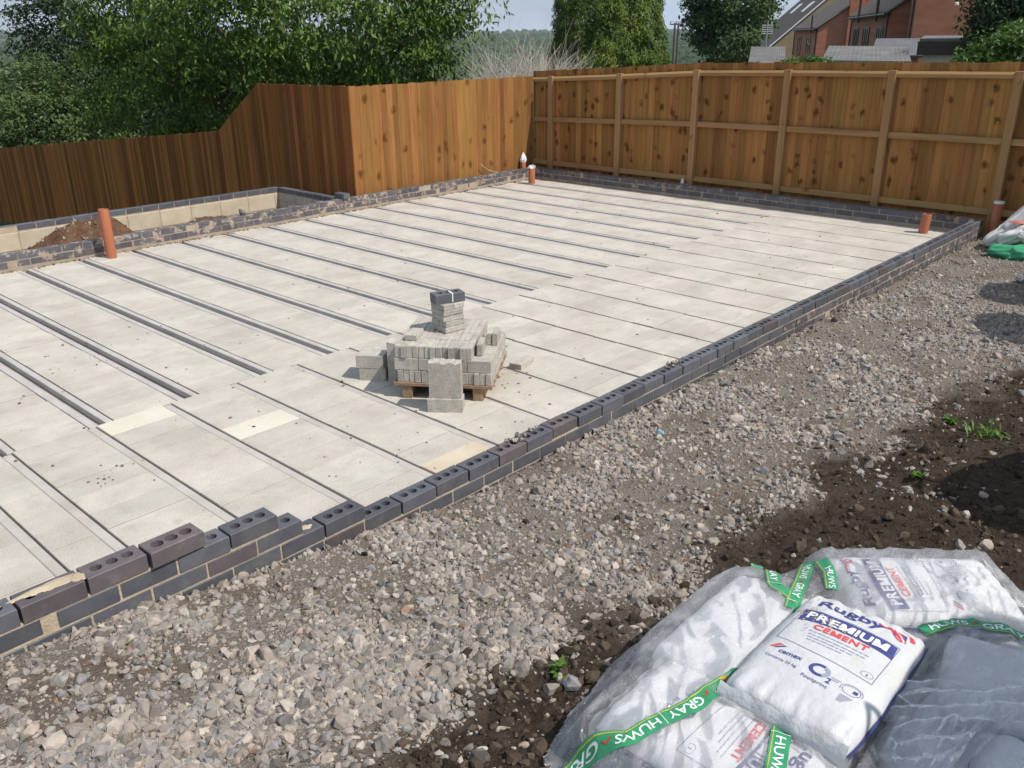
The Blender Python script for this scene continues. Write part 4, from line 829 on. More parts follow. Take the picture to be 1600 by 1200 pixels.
def text_geo(body, size, bold=0.0, shear=0.0, space=1.0):
    if 'M' in body and bold > 0 and len(body) > 0:      # set letter by letter, with a block-cut M
        V = []; Fc = []; x = 0.0
        for ch in body:
            if ch == 'M':
                H = 0.70*size; W = 0.80*size; t = 0.19*size; bm = bmesh.new()
                bm.faces.new([bm.verts.new((a, b, 0)) for a, b in ((0, 0), (t, 0), (t, H*0.56), (W*0.41, H*0.06), (W*0.59, H*0.06), (W-t, H*0.56), (W-t, 0), (W, 0), (W, H), (W-t*1.15, H), (W/2, H*0.42), (t*1.15, H), (0, H))])
                bmesh.ops.triangulate(bm, faces=bm.faces); bmesh.ops.subdivide_edges(bm, edges=bm.edges, cuts=1); bmesh.ops.triangulate(bm, faces=bm.faces); bm.verts.index_update()
                v = np.array([p_.co[:] for p_ in bm.verts]); f = [tuple(p_.index for p_ in q_.verts) for q_ in bm.faces]; bm.free()
            else: v, f = text_geo(ch, size, bold)
            v = v.copy(); v[:, 0] += x-v[:, 0].min(); Fc += [tuple(i+sum(map(len, V)) for i in q_) for q_ in f]; V.append(v); x = v[:, 0].max()+0.09*size
        return np.concatenate(V), Fc
    cu = bpy.data.curves.new('t', 'FONT'); cu.body = body; cu.size = size; cu.offset = bold*size; cu.shear = shear; cu.space_character = space; cu.resolution_u = 4; cu.align_x = 'LEFT'
    o = bpy.data.objects.new('t', cu); COL.objects.link(o); dg = bpy.context.evaluated_depsgraph_get(); me = bpy.data.meshes.new_from_object(o.evaluated_get(dg))
    bm = bmesh.new(); bm.from_mesh(me); bmesh.ops.triangulate(bm, faces=bm.faces)
    for _ in range(2):
        lg = [e for e in bm.edges if e.calc_length() > max(0.012, size*0.3)]
        if lg: bmesh.ops.subdivide_edges(bm, edges=lg, cuts=1); bmesh.ops.triangulate(bm, faces=bm.faces)
    v = np.array([p_.co[:] for p_ in bm.verts]); bm.verts.index_update(); f = [tuple(p_.index for p_ in q_.verts) for q_ in bm.faces]; bm.free()
    bpy.data.objects.remove(o); bpy.data.curves.remove(cu); bpy.data.meshes.remove(me); return v, f
TXT = {}
def txt(*k):
    if k not in TXT: TXT[k] = text_geo(*k)
    v, f = TXT[k]; return v.copy(), f
def fit(body, p0, p1, height=None, bold=0.0, shear=0.0):
    """text running from p0 to p1 in label coordinates (baseline), cap height given"""
    v, f = txt(body, 0.05, bold, shear); w_ = v[:, 0].max()-v[:, 0].min(); p0 = np.array(p0); p1 = np.array(p1); d = p1-p0; Ln = np.linalg.norm(d); d /= Ln; n_ = np.array((-d[1], d[0]))
    sx = Ln/w_; cap = v[:, 1].max(); sy = sx if height is None else height/cap
    u = (v[:, 0]-v[:, 0].min())*sx; w2 = v[:, 1]*sy; return np.stack([p0[0]+d[0]*u+n_[0]*w2, p0[1]+d[1]*u+n_[1]*w2], 1), f
def poly_pts(pts, n=10):
    """filled strip between two polylines given as list of (left,right) points"""
    v = []; f = []
    for k, (a, b) in enumerate(pts):
        for j in range(n+1): v.append((a[0]+(b[0]-a[0])*j/n, a[1]+(b[1]-a[1])*j/n))
    for k in range(len(pts)-1):
        for j in range(n): q0 = k*(n+1)+j; f.append((q0, q0+1, q0+n+2, q0+n+1))
    return np.array(v), f
def line2(p, q_, w_, n=14):
    p = np.array(p, float); q_ = np.array(q_, float); d = q_-p; d /= np.linalg.norm(d); m_ = np.array((-d[1], d[0]))*w_/2
    return poly_pts([(p+m_+(q_-p)*k/n, p-m_+(q_-p)*k/n) for k in range(n+1)], 1)
def arc2(c, r1, r2, t0, t1, n=24, ry=1.0): return poly_pts([((c[0]+r1*math.cos(t), c[1]+ry*r1*math.sin(t)), (c[0]+r2*math.cos(t), c[1]+ry*r2*math.sin(t))) for t in [t0+(t1-t0)*k/n for k in range(n+1)]], 1)
def print_on(root, top, items, hw, hl, zoff=0.0012):
    byc = {}
    for k_, (name, m_, lay, (v, f)) in enumerate(items): byc.setdefault((name, m_, lay, 0 if name == 'small_print' else k_), []).append((v, f))
    for (name, m_, lay, _k), L_ in byc.items():
        V = []; Fc = []; n0 = 0
        for v, f in L_:
            x = v[:, 0]; y = v[:, 1]; z = top(x, y)+zoff+0.0006*lay
            a = np.abs(x)/hw; b = np.abs(y)/hl; V.append(np.stack([x*(1-0.045*b**3), y*(1-0.035*a**3), z], 1)); Fc += [tuple(i+n0 for i in q_) for q_ in f]; n0 += len(v)
        me = mesh(name, np.concatenate(V), Fc, m_); fixn(me); o = add(name, me, root)
        if name in ('small_print', 'dust_flakes'): o['kind'] = 'stuff'
def label_items(lines=True):
    I = []
    A = I.append
    # Rugby wordmark rises slightly
    A(('brand_lettering', 'print_blue', 0, fit('Rugby', (-0.132, 0.206), (0.074, 0.212), 0.038, 0.026)))
    # blue banner with PREMIUM, curved top, red CEMENT
    ban = []
    for k in range(25):
        t = k/24; x = -0.150+0.288*t; ban.append(((x, 0.172-0.008*(2*t-1)**2), (x+0.004, 0.112-0.012*(2*t-1)**2)))
    A(('banner', 'print_blue', 0, poly_pts(ban, 6)))
    A(('banner_lettering', 'print_white', 2, fit('PREMIUM', (-0.130, 0.119), (0.118, 0.121), 0.037, 0.030)))
    A(('product_lettering', 'print_red', 1, fit('CEMENT', (-0.088, 0.074), (0.078, 0.078), 0.026, 0.030)))
    for a, b in (((-0.153, 0.168), (-0.156, -0.020)), ((-0.156, -0.020), (-0.06, -0.030)), ((-0.06, -0.030), (0.14, -0.043)), ((0.14, -0.043), (0.143, 0.168)), ((-0.153, 0.168), (0.0, 0.1765)), ((0.0, 0.1765), (0.143, 0.168))): A(('label_frame', 'print_blue', 0, line2(a, b, 0.0016)))
    r_ = random.Random(4)
    for k, y in enumerate((0.060, 0.044, 0.030, 0.016)):
        if k < 2:
            A(('tick', 'print_grey', 0, line2((-0.112, y+0.003), (-0.108, y-0.001), 0.0014, 2))); A(('tick', 'print_grey', 0, line2((-0.108, y-0.001), (-0.100, y+0.009), 0.0014, 2)))
        x = -0.092+0.004*k
        while x < (0.093, 0.075, 0.055, 0.02)[k]:
            wd = r_.uniform(0.008, 0.022); A(('small_print', 'print_grey', 0, line2((x, y), (x+wd, y+0.0006), 0.0034, 4))); x += wd+0.003
    # maker's mark: two slanted bars and lowercase name
    A(('logo_bar', 'print_red', 0, poly_pts([((-0.152, -0.074), (-0.142, -0.074)), ((-0.132, -0.050), (-0.118, -0.050))], 4)))
    A(('logo_bar', 'print_blue', 0, poly_pts([((-0.139, -0.074), (-0.130, -0.074)), ((-0.116, -0.055), (-0.105, -0.055))], 4)))
    A(('maker_lettering', 'print_blue', 0, fit('cemex', (-0.118, -0.090), (-0.046, -0.090), 0.013, 0.02)))
    A(('weight_lettering', 'print_blue', 0, fit('Contents 25 kg', (-0.144, -0.122), (-0.046, -0.127), 0.011, 0.004)))
    A(('ring_mark', 'print_blue', 0, arc2((0.012, -0.094), 0.031, 0.019, R(70), R(300), ry=0.85))); A(('ring_mark', 'print_grey', 0, arc2((0.012, -0.094), 0.031, 0.017, R(-60), R(66), ry=0.85)))
    A(('ring_numeral', 'print_blue', 0, fit('2', (0.041, -0.128), (0.054, -0.128), 0.022, 0.03)))
    A(('ring_lettering', 'print_blue', 0, fit('Footprint', (-0.022, -0.148), (0.056, -0.151), 0.013, 0.006)))
    for k in range(2): A(('small_print', 'print_grey', 0, line2((0.048, -0.098-0.008*k), (0.078-0.006*k, -0.099-0.008*k), 0.0026, 4)))
    A(('round_stamp', 'print_blue', 0, arc2((0.112, -0.112), 0.032, 0.0305, R(-20), R(205), ry=0.75))); A(('round_stamp', 'print_blue', 0, arc2((0.112, -0.112), 0.026, 0.0245, 0, 2*math.pi, ry=0.75)))
    A(('round_stamp', 'print_blue', 1, poly_pts([((0.117, -0.118), (0.130, -0.118)), ((0.117, -0.106), (0.130, -0.106))], 3)))
    for k in range(6): A(('small_print', 'print_grey', 0, line2((0.092, -0.142-0.0055*k), (0.128-0.004*k, -0.143-0.0055*k), 0.0022, 4)))
    A(('oval_stamp', 'print_blue', 0, arc2((0.116, -0.016), 0.018, 0.0168, 0, 2*math.pi, ry=0.72))); A(('oval_stamp', 'print_blue', 0, fit('2', (0.113, -0.022), (0.119, -0.022), 0.009, 0.03)))
    # flag corner: blue field with red and white diagonals, and a red streak
    A(('flag_field', 'print_blue', 0, poly_pts([((0.094, 0.234), (0.140, 0.244)), ((0.118, 0.214), (0.146, 0.206))], 6)))
    for a, b, w_ in (((0.052, 0.236), (0.104, 0.236), 0.006), ((0.100, 0.240), (0.134, 0.203), 0.009), ((0.112, 0.240), (0.145, 0.213), 0.0045), ((0.092, 0.233), (0.124, 0.203), 0.0035)): A(('flag_stripe', 'print_red', 2, line2(a, b, w_)))
    for a, b in (((0.095, 0.242), (0.127, 0.203)), ((0.107, 0.244), (0.142, 0.208))): A(('flag_edge', 'print_white', 1, line2(a, b, 0.005)))
    A(('flag_stripe', 'print_red', 2, poly_pts([((0.112, 0.268), (0.116, 0.268)), ((0.145, 0.252), (0.160, 0.246)), ((0.156, 0.226), (0.170, 0.232))], 5)))
    return I
LAB = label_items()
GB = float(gz(np.array(0.0), np.array(-2.1)))
# two layers of wrapped sacks
b_label = {}
BT = 0.118
base1 = GB-0.005
ly2 = base1+BT-0.004
low = [((-0.48, -2.0), 0), ((0.10, -2.0), 0), ((0.55, -2.12), 90), ((-0.50, -2.42), 0), ((0.02, -2.55), 90), ((0.5, -2.65), 0), ((-0.30, -2.88), 0)]
for k, ((x, y), a) in enumerate(low):
    sack('cement_bag', 'white cement bag in the lower layer under the clear wrap', x, y, base1+0.002*k-0.01, R(a), seed=20+k, group='cement bags in the lower layer', flap=False)
upl = [('wrapped white cement bag with a blue and red label behind the loose bag', 0.60, -2.20, 41, True, 3, 0.0), ('white cement bag under clear wrap, its label upside down below the green tape', -0.47, -2.03, 180, True, 5, 0.0),
       ('plain side of a white cement bag under wrap next to the crossed green tapes', -0.01, -1.875, 90, False, 7, 0.0), ('white cement bag in the shade at the torn edge of the wrap', 0.30, -2.66, 12, False, 9, 0.0), ('white cement bag with blue edge stripe poking out of the torn wrap', -0.20, -2.78, 100, False, 11, 0.0)]
for lab, x, y, a, pr, sd, dz in upl:
    r_, tp = sack('cement_bag', lab, x, y, ly2+dz, R(a), seed=sd, group='wrapped cement bags'); r_.pop('group', None) if hasattr(r_, 'pop') else None
    if 'group' in r_: del r_['group']
    if pr: print_on(r_, tp, LAB, 0.192, 0.285)
    edge_stripe(r_, 0.192, 0.285); edge_stripe(r_, 0.192, 0.285, -1)
# the loose bag on top: text runs along -Y, label top towards +X
LB_Z = 0.395-BT*0.97
root, top_ = sack('cement_bag', 'dusty loose cement bag with its label uppermost, lying on the wrapped bags', -0.066, -2.155, LB_Z, R(-90), hl=0.298, seed=2, mt='dusty_bag')
if 'group' in root: del root['group']
print_on(root, top_, LAB, 0.192, 0.298); edge_stripe(root, 0.192, 0.298)
# cement dust caked on the label: thin irregular flakes
r_ = random.Random(12); P = []; 
fl_v = []; fl_f = []
for cx, cy, sx, sy, n in ((-0.125, 0.14, 0.02, 0.05, 45), (-0.075, 0.135, 0.03, 0.014, 45), (-0.02, 0.118, 0.02, 0.010, 16), (-0.165, 0.17, 0.012, 0.05, 40)):
    for _ in range(n):
        x, y = r_.gauss(cx, sx), r_.gauss(cy, sy); s_ = r_.uniform(0.0008, 0.0036)
        if abs(x) > 0.18 or abs(y) > 0.27: continue
        k0 = len(fl_v); m_ = 6
        for j in range(m_): t = 2*math.pi*j/m_; q = s_*r_.uniform(0.5, 1.2); fl_v.append((x+q*math.cos(t), y+q*1.5*math.sin(t)))
        fl_f.append(tuple(range(k0, k0+m_)))
print_on(root, top_, [('dust_flakes', 'dust', 5, (np.array(fl_v), fl_f))], 0.192, 0.285, 0.0016)

# clear polythene wrap draped over the bags
def hum(x, y):
    """rough height of the upper bags below the film"""
    t = np.full(np.shape(x), -9.0)
    for lab, bx_, by_, a, pr, sd, dz in upl:
        ca, sa = math.cos(R(a)), math.sin(R(a)); lx = (x-bx_)*ca+(y-by_)*sa; ly = -(x-bx_)*sa+(y-by_)*ca
        e = np.clip(1-(np.abs(lx)/0.20)**6, 0, 1)*np.clip(1-(np.abs(ly)/0.295)**8, 0, 1); t = np.maximum(t, np.where(e > 0, ly2+BT*(0.5+0.52*e**0.4), -9))
    return t
OUT = [(-0.74, -1.66), (-0.42, -1.585), (-0.12, -1.55), (0.25, -1.575), (0.50, -1.635), (0.80, -1.79), (1.0, -2.0), (1.08, -2.2), (1.02, -2.45), (0.95, -2.9), (0.5, -3.15), (-0.4, -3.2), (-0.86, -2.9), (-0.92, -2.2)]
OC = np.array((0.08, -2.32))
def edge_r(x, y):
    """0 at the middle of the heap, 1 on its foot line"""
    d = np.stack([np.asarray(x)-OC[0], np.asarray(y)-OC[1]], -1); an = np.arctan2(d[..., 1], d[..., 0]); r_ = np.hypot(d[..., 0], d[..., 1])
    oa = np.array([math.atan2(p_[1]-OC[1], p_[0]-OC[0]) for p_ in OUT]); orr = np.array([math.hypot(p_[0]-OC[0], p_[1]-OC[1]) for p_ in OUT]); s_ = np.argsort(oa); return r_/np.interp(an, oa[s_], orr[s_], period=2*math.pi)
def film_base(x, y):
    e = edge_r(x, y); base = gz(x, y)
    dome = base+(ly2+BT*0.97-base)*np.clip(1-np.clip((e-0.52)/0.50, 0, 1)**1.7, 0, 1)**0.9
    return np.maximum(np.maximum(dome-0.012, np.where(e < 1.0, hum(x, y), -9)), base+0.004)
def creases(x, y):
    """pulled, crinkled film: ridges along the pull direction, finer ones across"""
    wx = x+0.05*fbm(x*5, y*5, 17); wy = y+0.05*fbm(x*5+9, y*5, 18)
    rdg = lambda u, v, sd, k: (1-np.abs(2*vnoise(u, v, sd)-1))**k
    a = wx*0.82+wy*0.57; b = -wx*0.57+wy*0.82
    return 0.010*rdg(a*2.6, b*11, 5, 5)+0.007*rdg(a*4+3, b*21, 15, 6)+0.007*rdg(wx*9-wy*5, wy*7+wx*4, 25, 5)+0.008*(fbm(x*5, y*5, 61, 2)-0.4)
def blur(Z, n):
    for _ in range(n): Zp = np.pad(Z, 1, mode='edge'); Z = (Zp[1:-1, 1:-1]*2+Zp[:-2, 1:-1]+Zp[2:, 1:-1]+Zp[1:-1, :-2]+Zp[1:-1, 2:])/6
    return Z
def torn(x, y):  # the wrap is torn away towards the near right corner
    return (y < -2.70+0.10*(fbm(np.asarray(x)*5, np.asarray(y)*5, 91)-0.5)-0.25*(np.asarray(x)+0.1)) & (np.asarray(x) < 0.55)
GS = 0.008; xs = np.arange(-1.0, 1.16, GS); ys = np.arange(-3.25, -1.46, GS); X, Y = np.meshgrid(xs, ys)
FB_ = film_base(X, Y); H_ = FB_.copy()
for _ in range(7): Zp = np.pad(H_, 1, mode='edge'); H_ = np.maximum.reduce([H_, Zp[:-2, 1:-1]-0.0012, Zp[2:, 1:-1]-0.0012, Zp[1:-1, :-2]-0.0012, Zp[1:-1, 2:]-0.0012])   # stretched across the gaps
sm = np.maximum(blur(H_, 10), FB_+0.002)
sm = blur(sm, 2)+0.003+creases(X, Y)*np.clip((1.06-edge_r(X, Y))*6, 0, 1)
E_ = edge_r(X, Y)
LBm = np.zeros_like(X)      # pressed down below the loose bag
lbm = (np.abs(X+0.066) < 0.31) & (np.abs(Y+2.155) < 0.205); sm = np.where(lbm, np.minimum(sm, LB_Z+0.01), sm)
nx, ny = len(xs), len(ys); i = np.arange((ny-1)*(nx-1)); r_ = i//(nx-1); c_ = i % (nx-1); q0 = r_*nx+c_; F4 = np.stack([q0, q0+1, q0+nx+1, q0+nx], 1)
keepv = ((E_ < 1.03+0.05*(fbm(X*6, Y*6, 44)-0.5)) & ~torn(X, Y)).ravel(); F4 = F4[keepv[F4].all(1)]
V4 = np.stack([X, Y, sm], -1).reshape(-1, 3); used = np.unique(F4); rm = -np.ones(len(V4), int); rm[used] = np.arange(len(used))
fo = add('plastic_wrap', fast_mesh('plastic_wrap', V4[used], rm[F4], 'clear_film', smooth=True)); tag(fo, 'crinkled clear plastic wrap draped over the heap of cement bags', 'plastic wrap')
from bisect import bisect_left
def zfilm(x, y):
    fx = (np.asarray(x)-xs[0])/GS; fy = (np.asarray(y)-ys[0])/GS; ix = np.clip(fx.astype(int), 0, nx-2); iy = np.clip(fy.astype(int), 0, ny-2); ax = np.clip(fx-ix, 0, 1); ay = np.clip(fy-iy, 0, 1)
    return sm[iy, ix]*(1-ax)*(1-ay)+sm[iy, ix+1]*ax*(1-ay)+sm[iy+1, ix]*(1-ax)*ay+sm[iy+1, ix+1]*ax*ay
# a standing fold and a loose upper sheet of film at the back corner
def sheet(pts, label, n=30, amp=0.012, seed=0):
    A_, B_, C_, D_ = [np.array(p_, float) for p_ in pts]; v = []; f = []
    for i in range(n+1):
        for j in range(n+1):
            u, w_ = i/n, j/n; p_ = A_*(1-u)*(1-w_)+B_*u*(1-w_)+C_*u*w_+D_*(1-u)*w_; k = amp*(float(fbm(u*5+seed, w_*5, seed))-0.45)*2+0.5*amp*math.sin(u*17+w_*6+seed); v.append(p_+np.array((0.3*k, -0.3*k, k)))
    for i in range(n):
        for j in range(n): q0 = i*(n+1)+j; f.append((q0, q0+1, q0+n+2, q0+n+1))
    o = add('plastic_flap', mesh('plastic_flap', v, f, 'clear_film', True)); return tag(o, label, 'plastic wrap')
pA = bz(1487, 876, 0.37); pB = bz(1452, 915, 0.32); pC = bz(1560, 965, 0.30); pD = bz(1558, 925, 0.24)
sheet((pA, pB, pC, pD), 'stiff clear plastic fold standing up at the back corner of the heap', 24, 0.006, 2)
sheet((bz(1410, 868, 0.31), bz(1470, 905, 0.33), bz(1610, 1015, 0.33), bz(1620, 935, 0.20)), 'loose layer of clear plastic over the shaded side of the heap', 36, 0.014, 4)
sheet((bz(1392, 1062, 0.335), bz(1385, 1118, 0.325), bz(1620, 1140, 0.335), bz(1620, 1070, 0.345)), 'rolled edge of torn clear plastic across the shaded bags', 36, 0.022, 6)
sheet((bz(1548, 1108, 0.345), bz(1590, 1112, 0.345), bz(1490, 1215, 0.335), bz(1440, 1215, 0.335)), 'pale twisted strip of plastic hanging from the torn wrap', 24, 0.014, 7)
sheet((bz(1405, 1120, 0.33), bz(1370, 1185, 0.31), bz(1470, 1225, 0.33), bz(1540, 1120, 0.34)), 'crumpled sheet of clear plastic beside the end of the loose bag', 36, 0.026, 9)
# green printed tape
def tape(label, pts, width=0.052, start=0.0, z=None, lift=0.004):
    """pts: polyline on the film; lettering reads along it"""
    root = empty('packing_tape', (pts[0][0], pts[0][1], float(zfilm(*map(np.array, pts[0]))))); tag(root, label, 'tape'); inv = Matrix.Translation(-root.location)
    pts = np.array(pts, float); seg = np.diff(pts, axis=0); Ls = np.hypot(seg[:, 0], seg[:, 1]); cum = np.concatenate([[0], np.cumsum(Ls)]); T_ = cum[-1]
    def mapuv(u, v_, off):
        u = np.clip(np.asarray(u, float), 0, T_); k = np.clip(np.searchsorted(cum, u, side='right')-1, 0, len(seg)-1); d = seg[k]/Ls[k][:, None]
        p_ = pts[k]+d*(u-cum[k])[:, None]; n_ = np.stack([-d[:, 1], d[:, 0]], 1); xy = p_+n_*np.asarray(v_)[:, None]
        zc = zfilm(p_[:, 0], p_[:, 1]); ze = zfilm(xy[:, 0], xy[:, 1]); return np.column_stack([xy, np.maximum(ze, 0.6*ze+0.4*zc)+lift+off])
    def part(name, m_, items, off):
        V = []; Fc = []; n0 = 0
        for v_, f in items: V.append(mapuv(v_[:, 0], v_[:, 1], off)); Fc += [tuple(i+n0 for i in q_) for q_ in f]; n0 += len(v_)
        me = fixn(mesh(name, np.concatenate(V), Fc, m_, name == 'tape_band')); o = add(name, me, root); o.matrix_parent_inverse = inv
    n = max(8, int(T_/0.008)); h = width/2
    part('tape_band', 'tape_green', [poly_pts([((T_*k/n, -h), (T_*k/n, h)) for k in range(n+1)], 6)], 0.0)
    part('gold_line', 'tape_gold', [poly_pts([((T_*k/n, -h*0.80), (T_*k/n, -h*0.70)) for k in range(n+1)], 1)], 0.0008)
    words = []; marks = []; bars = []; u = start
    while u < T_-0.02:
        for wd, ln in (('HUWS', 0.135), ('GRAY', 0.125)):
            a, b = u, u+ln
            if a > -0.02 and b < T_+0.03:
                v_, f = fit(wd, (a, -h*0.42), (b, -h*0.42), width*0.50, 0.012); words.append((v_, f))
            if wd == 'HUWS': marks.append(poly_pts([((b+0.010, -h*0.3), (b+0.016, -h*0.35)), ((b+0.022, h*0.25), (b+0.026, h*0.05)), ((b+0.036, -h*0.05), (b+0.036, -h*0.25))], 3))
            u = b+(0.045 if wd == 'HUWS' else 0.03)
        bars.append(line2((u-0.014, -h), (u-0.014, h), 0.002, 3))
    for w_ in words: part('tape_lettering', 'tape_white', [w_], 0.0014)
    mk = [m_ for m_ in marks if m_[0][:, 0].max() < T_]
    for w_ in mk: part('tape_emblem', 'tape_red', [w_], 0.0014)
    bs = [m_ for m_ in bars if m_[0][:, 0].max() < T_]
    for w_ in bs: part('tape_divider', 'tape_white', [w_], 0.0012)
def fp(x, y):
    z = 0.27
    for _ in range(12): q_ = bz(x, y, z); z = float(zfilm(np.array(q_[0]), np.array(q_[1])))
    q_ = bz(x, y, z); return (q_[0], q_[1])
tape('green printed tape crossing the lower wrapped bag, lettering upside down', [fp(1165, 1062), fp(1080, 1103), fp(980, 1155), fp(900, 1196), fp(850, 1225)], start=0.035)
tape('green printed tape hanging below the end of the loose bag', [fp(1232, 1085), fp(1222, 1140), fp(1212, 1200), fp(1205, 1240)], start=-0.10)
tape('green printed tape running over the back edge of the heap', [fp(1182, 884), fp(1210, 915), fp(1245, 958)], width=0.048, start=-0.02)
tape('short green printed tape meeting another tape behind the loose bag', [fp(1262, 880), fp(1250, 915), fp(1236, 955)], width=0.048, start=0.02)
tape('green tape end folded beside the crossed tapes', [fp(1283, 876), fp(1296, 893), fp(1300, 922)], width=0.042, start=0.06)
tape('green tape under plastic on the shaded side of the heap', [fp(1440, 988), fp(1500, 975), fp(1560, 982), fp(1610, 1000)], width=0.046, start=0.03)

# ------------------------------------------------------------------ sacks by the far corner
def lump_sack(name, label, pts, rad, m, seed, cat='sack', parent=None, amp=0.25, flat=0.75):
    """soft slumped sack along a centre line"""
    v = []; f = []; n = 44; pts = [np.array(p_, float) for p_ in pts]; K = 30
    cps = []
    for k in range(K+1):
        t = k/K*(len(pts)-1); i = min(int(t), len(pts)-2); a = t-i; a2 = a*a*(3-2*a); cps.append((pts[i]*(1-a2)+pts[i+1]*a2, rad[i]*(1-a2)+rad[i+1]*a2))
    for k, (c, r_) in enumerate(cps):
        d = cps[min(k+1, K)][0]-cps[max(k-1, 0)][0]; d /= np.linalg.norm(d)+1e-9; s_ = np.cross(d, (0, 0, 1)); s_ /= np.linalg.norm(s_)+1e-9; u_ = np.cross(s_, d)
        endf = (min(k, K-k)/2.2); endf = 1 if endf > 1 else (0.12+0.88*math.sqrt(max(endf, 0)))
        for j in range(n):
            t = 2*math.pi*j/n; w_ = 1+amp*(float(fbm(math.cos(t)*1.6+seed+k*0.16, math.sin(t)*1.6+k*0.22, seed))-0.45)+0.07*math.sin(5*t+k*0.5+seed)+0.05*math.sin(11*t-k*0.8)+0.035*math.sin(17*t+k*1.3); p_ = c+(s_*math.cos(t)+u_*math.sin(t)*flat)*r_*w_*endf; v.append(p_)
    for k in range(K):
        for j in range(n): f.append((k*n+j, k*n+(j+1) % n, (k+1)*n+(j+1) % n, (k+1)*n+j))
    f.append(tuple(range(n))[::-1]); f.append(tuple(K*n+j for j in range(n)))
    o = add(name, fixn(mesh(name, v, f, m, True)), parent)
    if label: tag(o, label, cat)
    return o
s1 = lump_sack('rubble_sack', 'slumped dirty white woven sack leaning over the green bag', [(8.42, -0.22, -0.14), (8.55, -0.38, -0.02), (8.72, -0.62, 0.20), (8.85, -0.95, 0.28), (8.9, -1.3, 0.2)], [0.07, 0.13, 0.20, 0.28, 0.2], 'sack_white', 3, amp=0.45)
s2 = lump_sack('rubble_sack', 'crumpled pale sack with a red printed edge below the leaning sack', [(8.38, -0.36, -0.08), (8.46, -0.58, 0.02), (8.42, -0.92, 0.00), (8.42, -1.3, 0.0)], [0.09, 0.13, 0.15, 0.14], 'sack_white', 8, amp=0.7)
o = blob('red_print', 8.44, -0.50, 0.135, 0.05, 0.08, 0.02, 'sack_red', s2, 9, 0.5)
s3 = lump_sack('green_bag', 'shiny green plastic bag lying flat on the gravel', [(8.12, -0.36, -0.13), (8.10, -0.62, -0.13), (8.10, -0.95, -0.13), (8.1, -1.35, -0.13)], [0.10, 0.145, 0.15, 0.13], 'sack_green', 5, 'bag', amp=0.5, flat=0.62)
o = blob('blue_scrap', *bz(1031, 677, float(gz(np.array(1.55), np.array(-0.55))))[:2], float(gz(np.array(1.55), np.array(-0.55)))+0.005, 0.012, 0.026, 0.022, 'blue_scrap', None, 3, 0.9, 10); tag(o, 'small scrap of pale blue plastic on the gravel', 'scrap')
q_ = bz(1597, 432, -0.1); o = add('drink_can', MB().tube([(-0.06, 0, 0.033), (-0.052, 0, 0.033), (0.052, 0, 0.033), (0.06, 0, 0.033)], [0.024, 0.033, 0.033, 0.024], 20).build('x', 'steel').data, None, loc=(q_[0], q_[1], float(gz(np.array(q_[0]), np.array(q_[1])))), rot=(0, 0, 0.7)); bpy.data.objects.remove(bpy.data.objects['x']); tag(o, 'crushed silver drink can on the shaded gravel', 'can')
# unseen bulk bags added out of frame to cast the shadows at the right
def bulk(label, x, y, rz, s_=0.88, h=0.95):
    z0 = float(gz(np.array(x), np.array(y)))-0.03; root = empty('shade_bulk_bag', (x, y, z0), rz); tag(root, label, 'added bulk bag'); v = []; f = []; n = 40; K = 14
    for k in range(K+1):
        z = h*k/K; b = 1+0.07*math.sin(math.pi*k/K)
        for j in range(n):
            t = 2*math.pi*j/n; c_, s2_ = math.cos(t), math.sin(t); r_ = s_/2*b/((abs(c_)**5+abs(s2_)**5)**0.2); v.append((r_*c_, r_*s2_, z+0.02*math.sin(4*t+k)*(k == K)))
    for k in range(K):
        for j in range(n): f.append((k*n+j, k*n+(j+1) % n, (k+1)*n+(j+1) % n, (k+1)*n+j))
    k0 = len(v); v.append((0, 0, h+0.12)); f += [(K*n+j, K*n+(j+1) % n, k0) for j in range(n)]
    add('bag_body', fixn(mesh('bag_body', v, f, 'shade_bulk_bag', True)), root)
    for sx in (-1, 1):
        for sy in (-1, 1): MBt = MB().tube([(sx*s_*0.40, sy*s_*0.22, h-0.1), (sx*s_*0.40, sy*s_*0.25, h+0.22), (sx*s_*0.25, sy*s_*0.40, h+0.22), (sx*s_*0.22, sy*s_*0.40, h-0.1)], 0.011, 6).build('lifting_loop', 'shade_bulk_bag', root)
    return root
bulk('unseen bulk bag added to shade the cement bags', 0.33, -3.62, 0.05, 1.0, 1.18)
bulk('unseen bulk bag added to shade the soil by the grass tuft', 2.35, -3.1, -0.3, 0.9, 0.95)
bulk('unseen bulk bag added to shade the gravel nearest the sacks', 6.75, -2.0, 0.15, 0.9, 1.0)
bulk('unseen bulk bag in the middle of the row, added to shade the gravel', 5.55, -2.25, 0.4, 0.9, 0.95)

# weeds
def weed(label, x, y, n, ln, sp, name='weed', wd=0.012):
    z0 = float(gz(np.array(x), np.array(y))); root = empty(name, (x, y, z0)); tag(root, label, 'weed'); r_ = random.Random(int(x*100))
    for k in range(n):
        a = r_.uniform(0, 6.28); l_ = ln*r_.uniform(0.5, 1.1); lean = r_.uniform(0.35, 1.1); bx_, by_ = r_.gauss(0, sp), r_.gauss(0, sp); v = []; f = []
        for i in range(5):
            t = i/4; rr_ = l_*t*math.sin(lean*(0.5+0.7*t)); z = l_*t*math.cos(lean*(0.4+0.8*t))-0.004; w_ = wd*math.sin(math.pi*(0.12+0.86*t))*r_.uniform(0.8, 1.1); c_, s_ = math.cos(a), math.sin(a)
            v += [(bx_+rr_*c_-w_*s_, by_+rr_*s_+w_*c_, z), (bx_+rr_*c_+w_*s_, by_+rr_*s_-w_*c_, z)]
        for i in range(4): f.append((2*i, 2*i+1, 2*i+3, 2*i+2))
        add('leaf', mesh('leaf', v, f, 'weed_leaf', True), root)
    return root
weed('small green weed rosette beside the wrapped heap', -0.365, -1.39, 22, 0.06, 0.008)
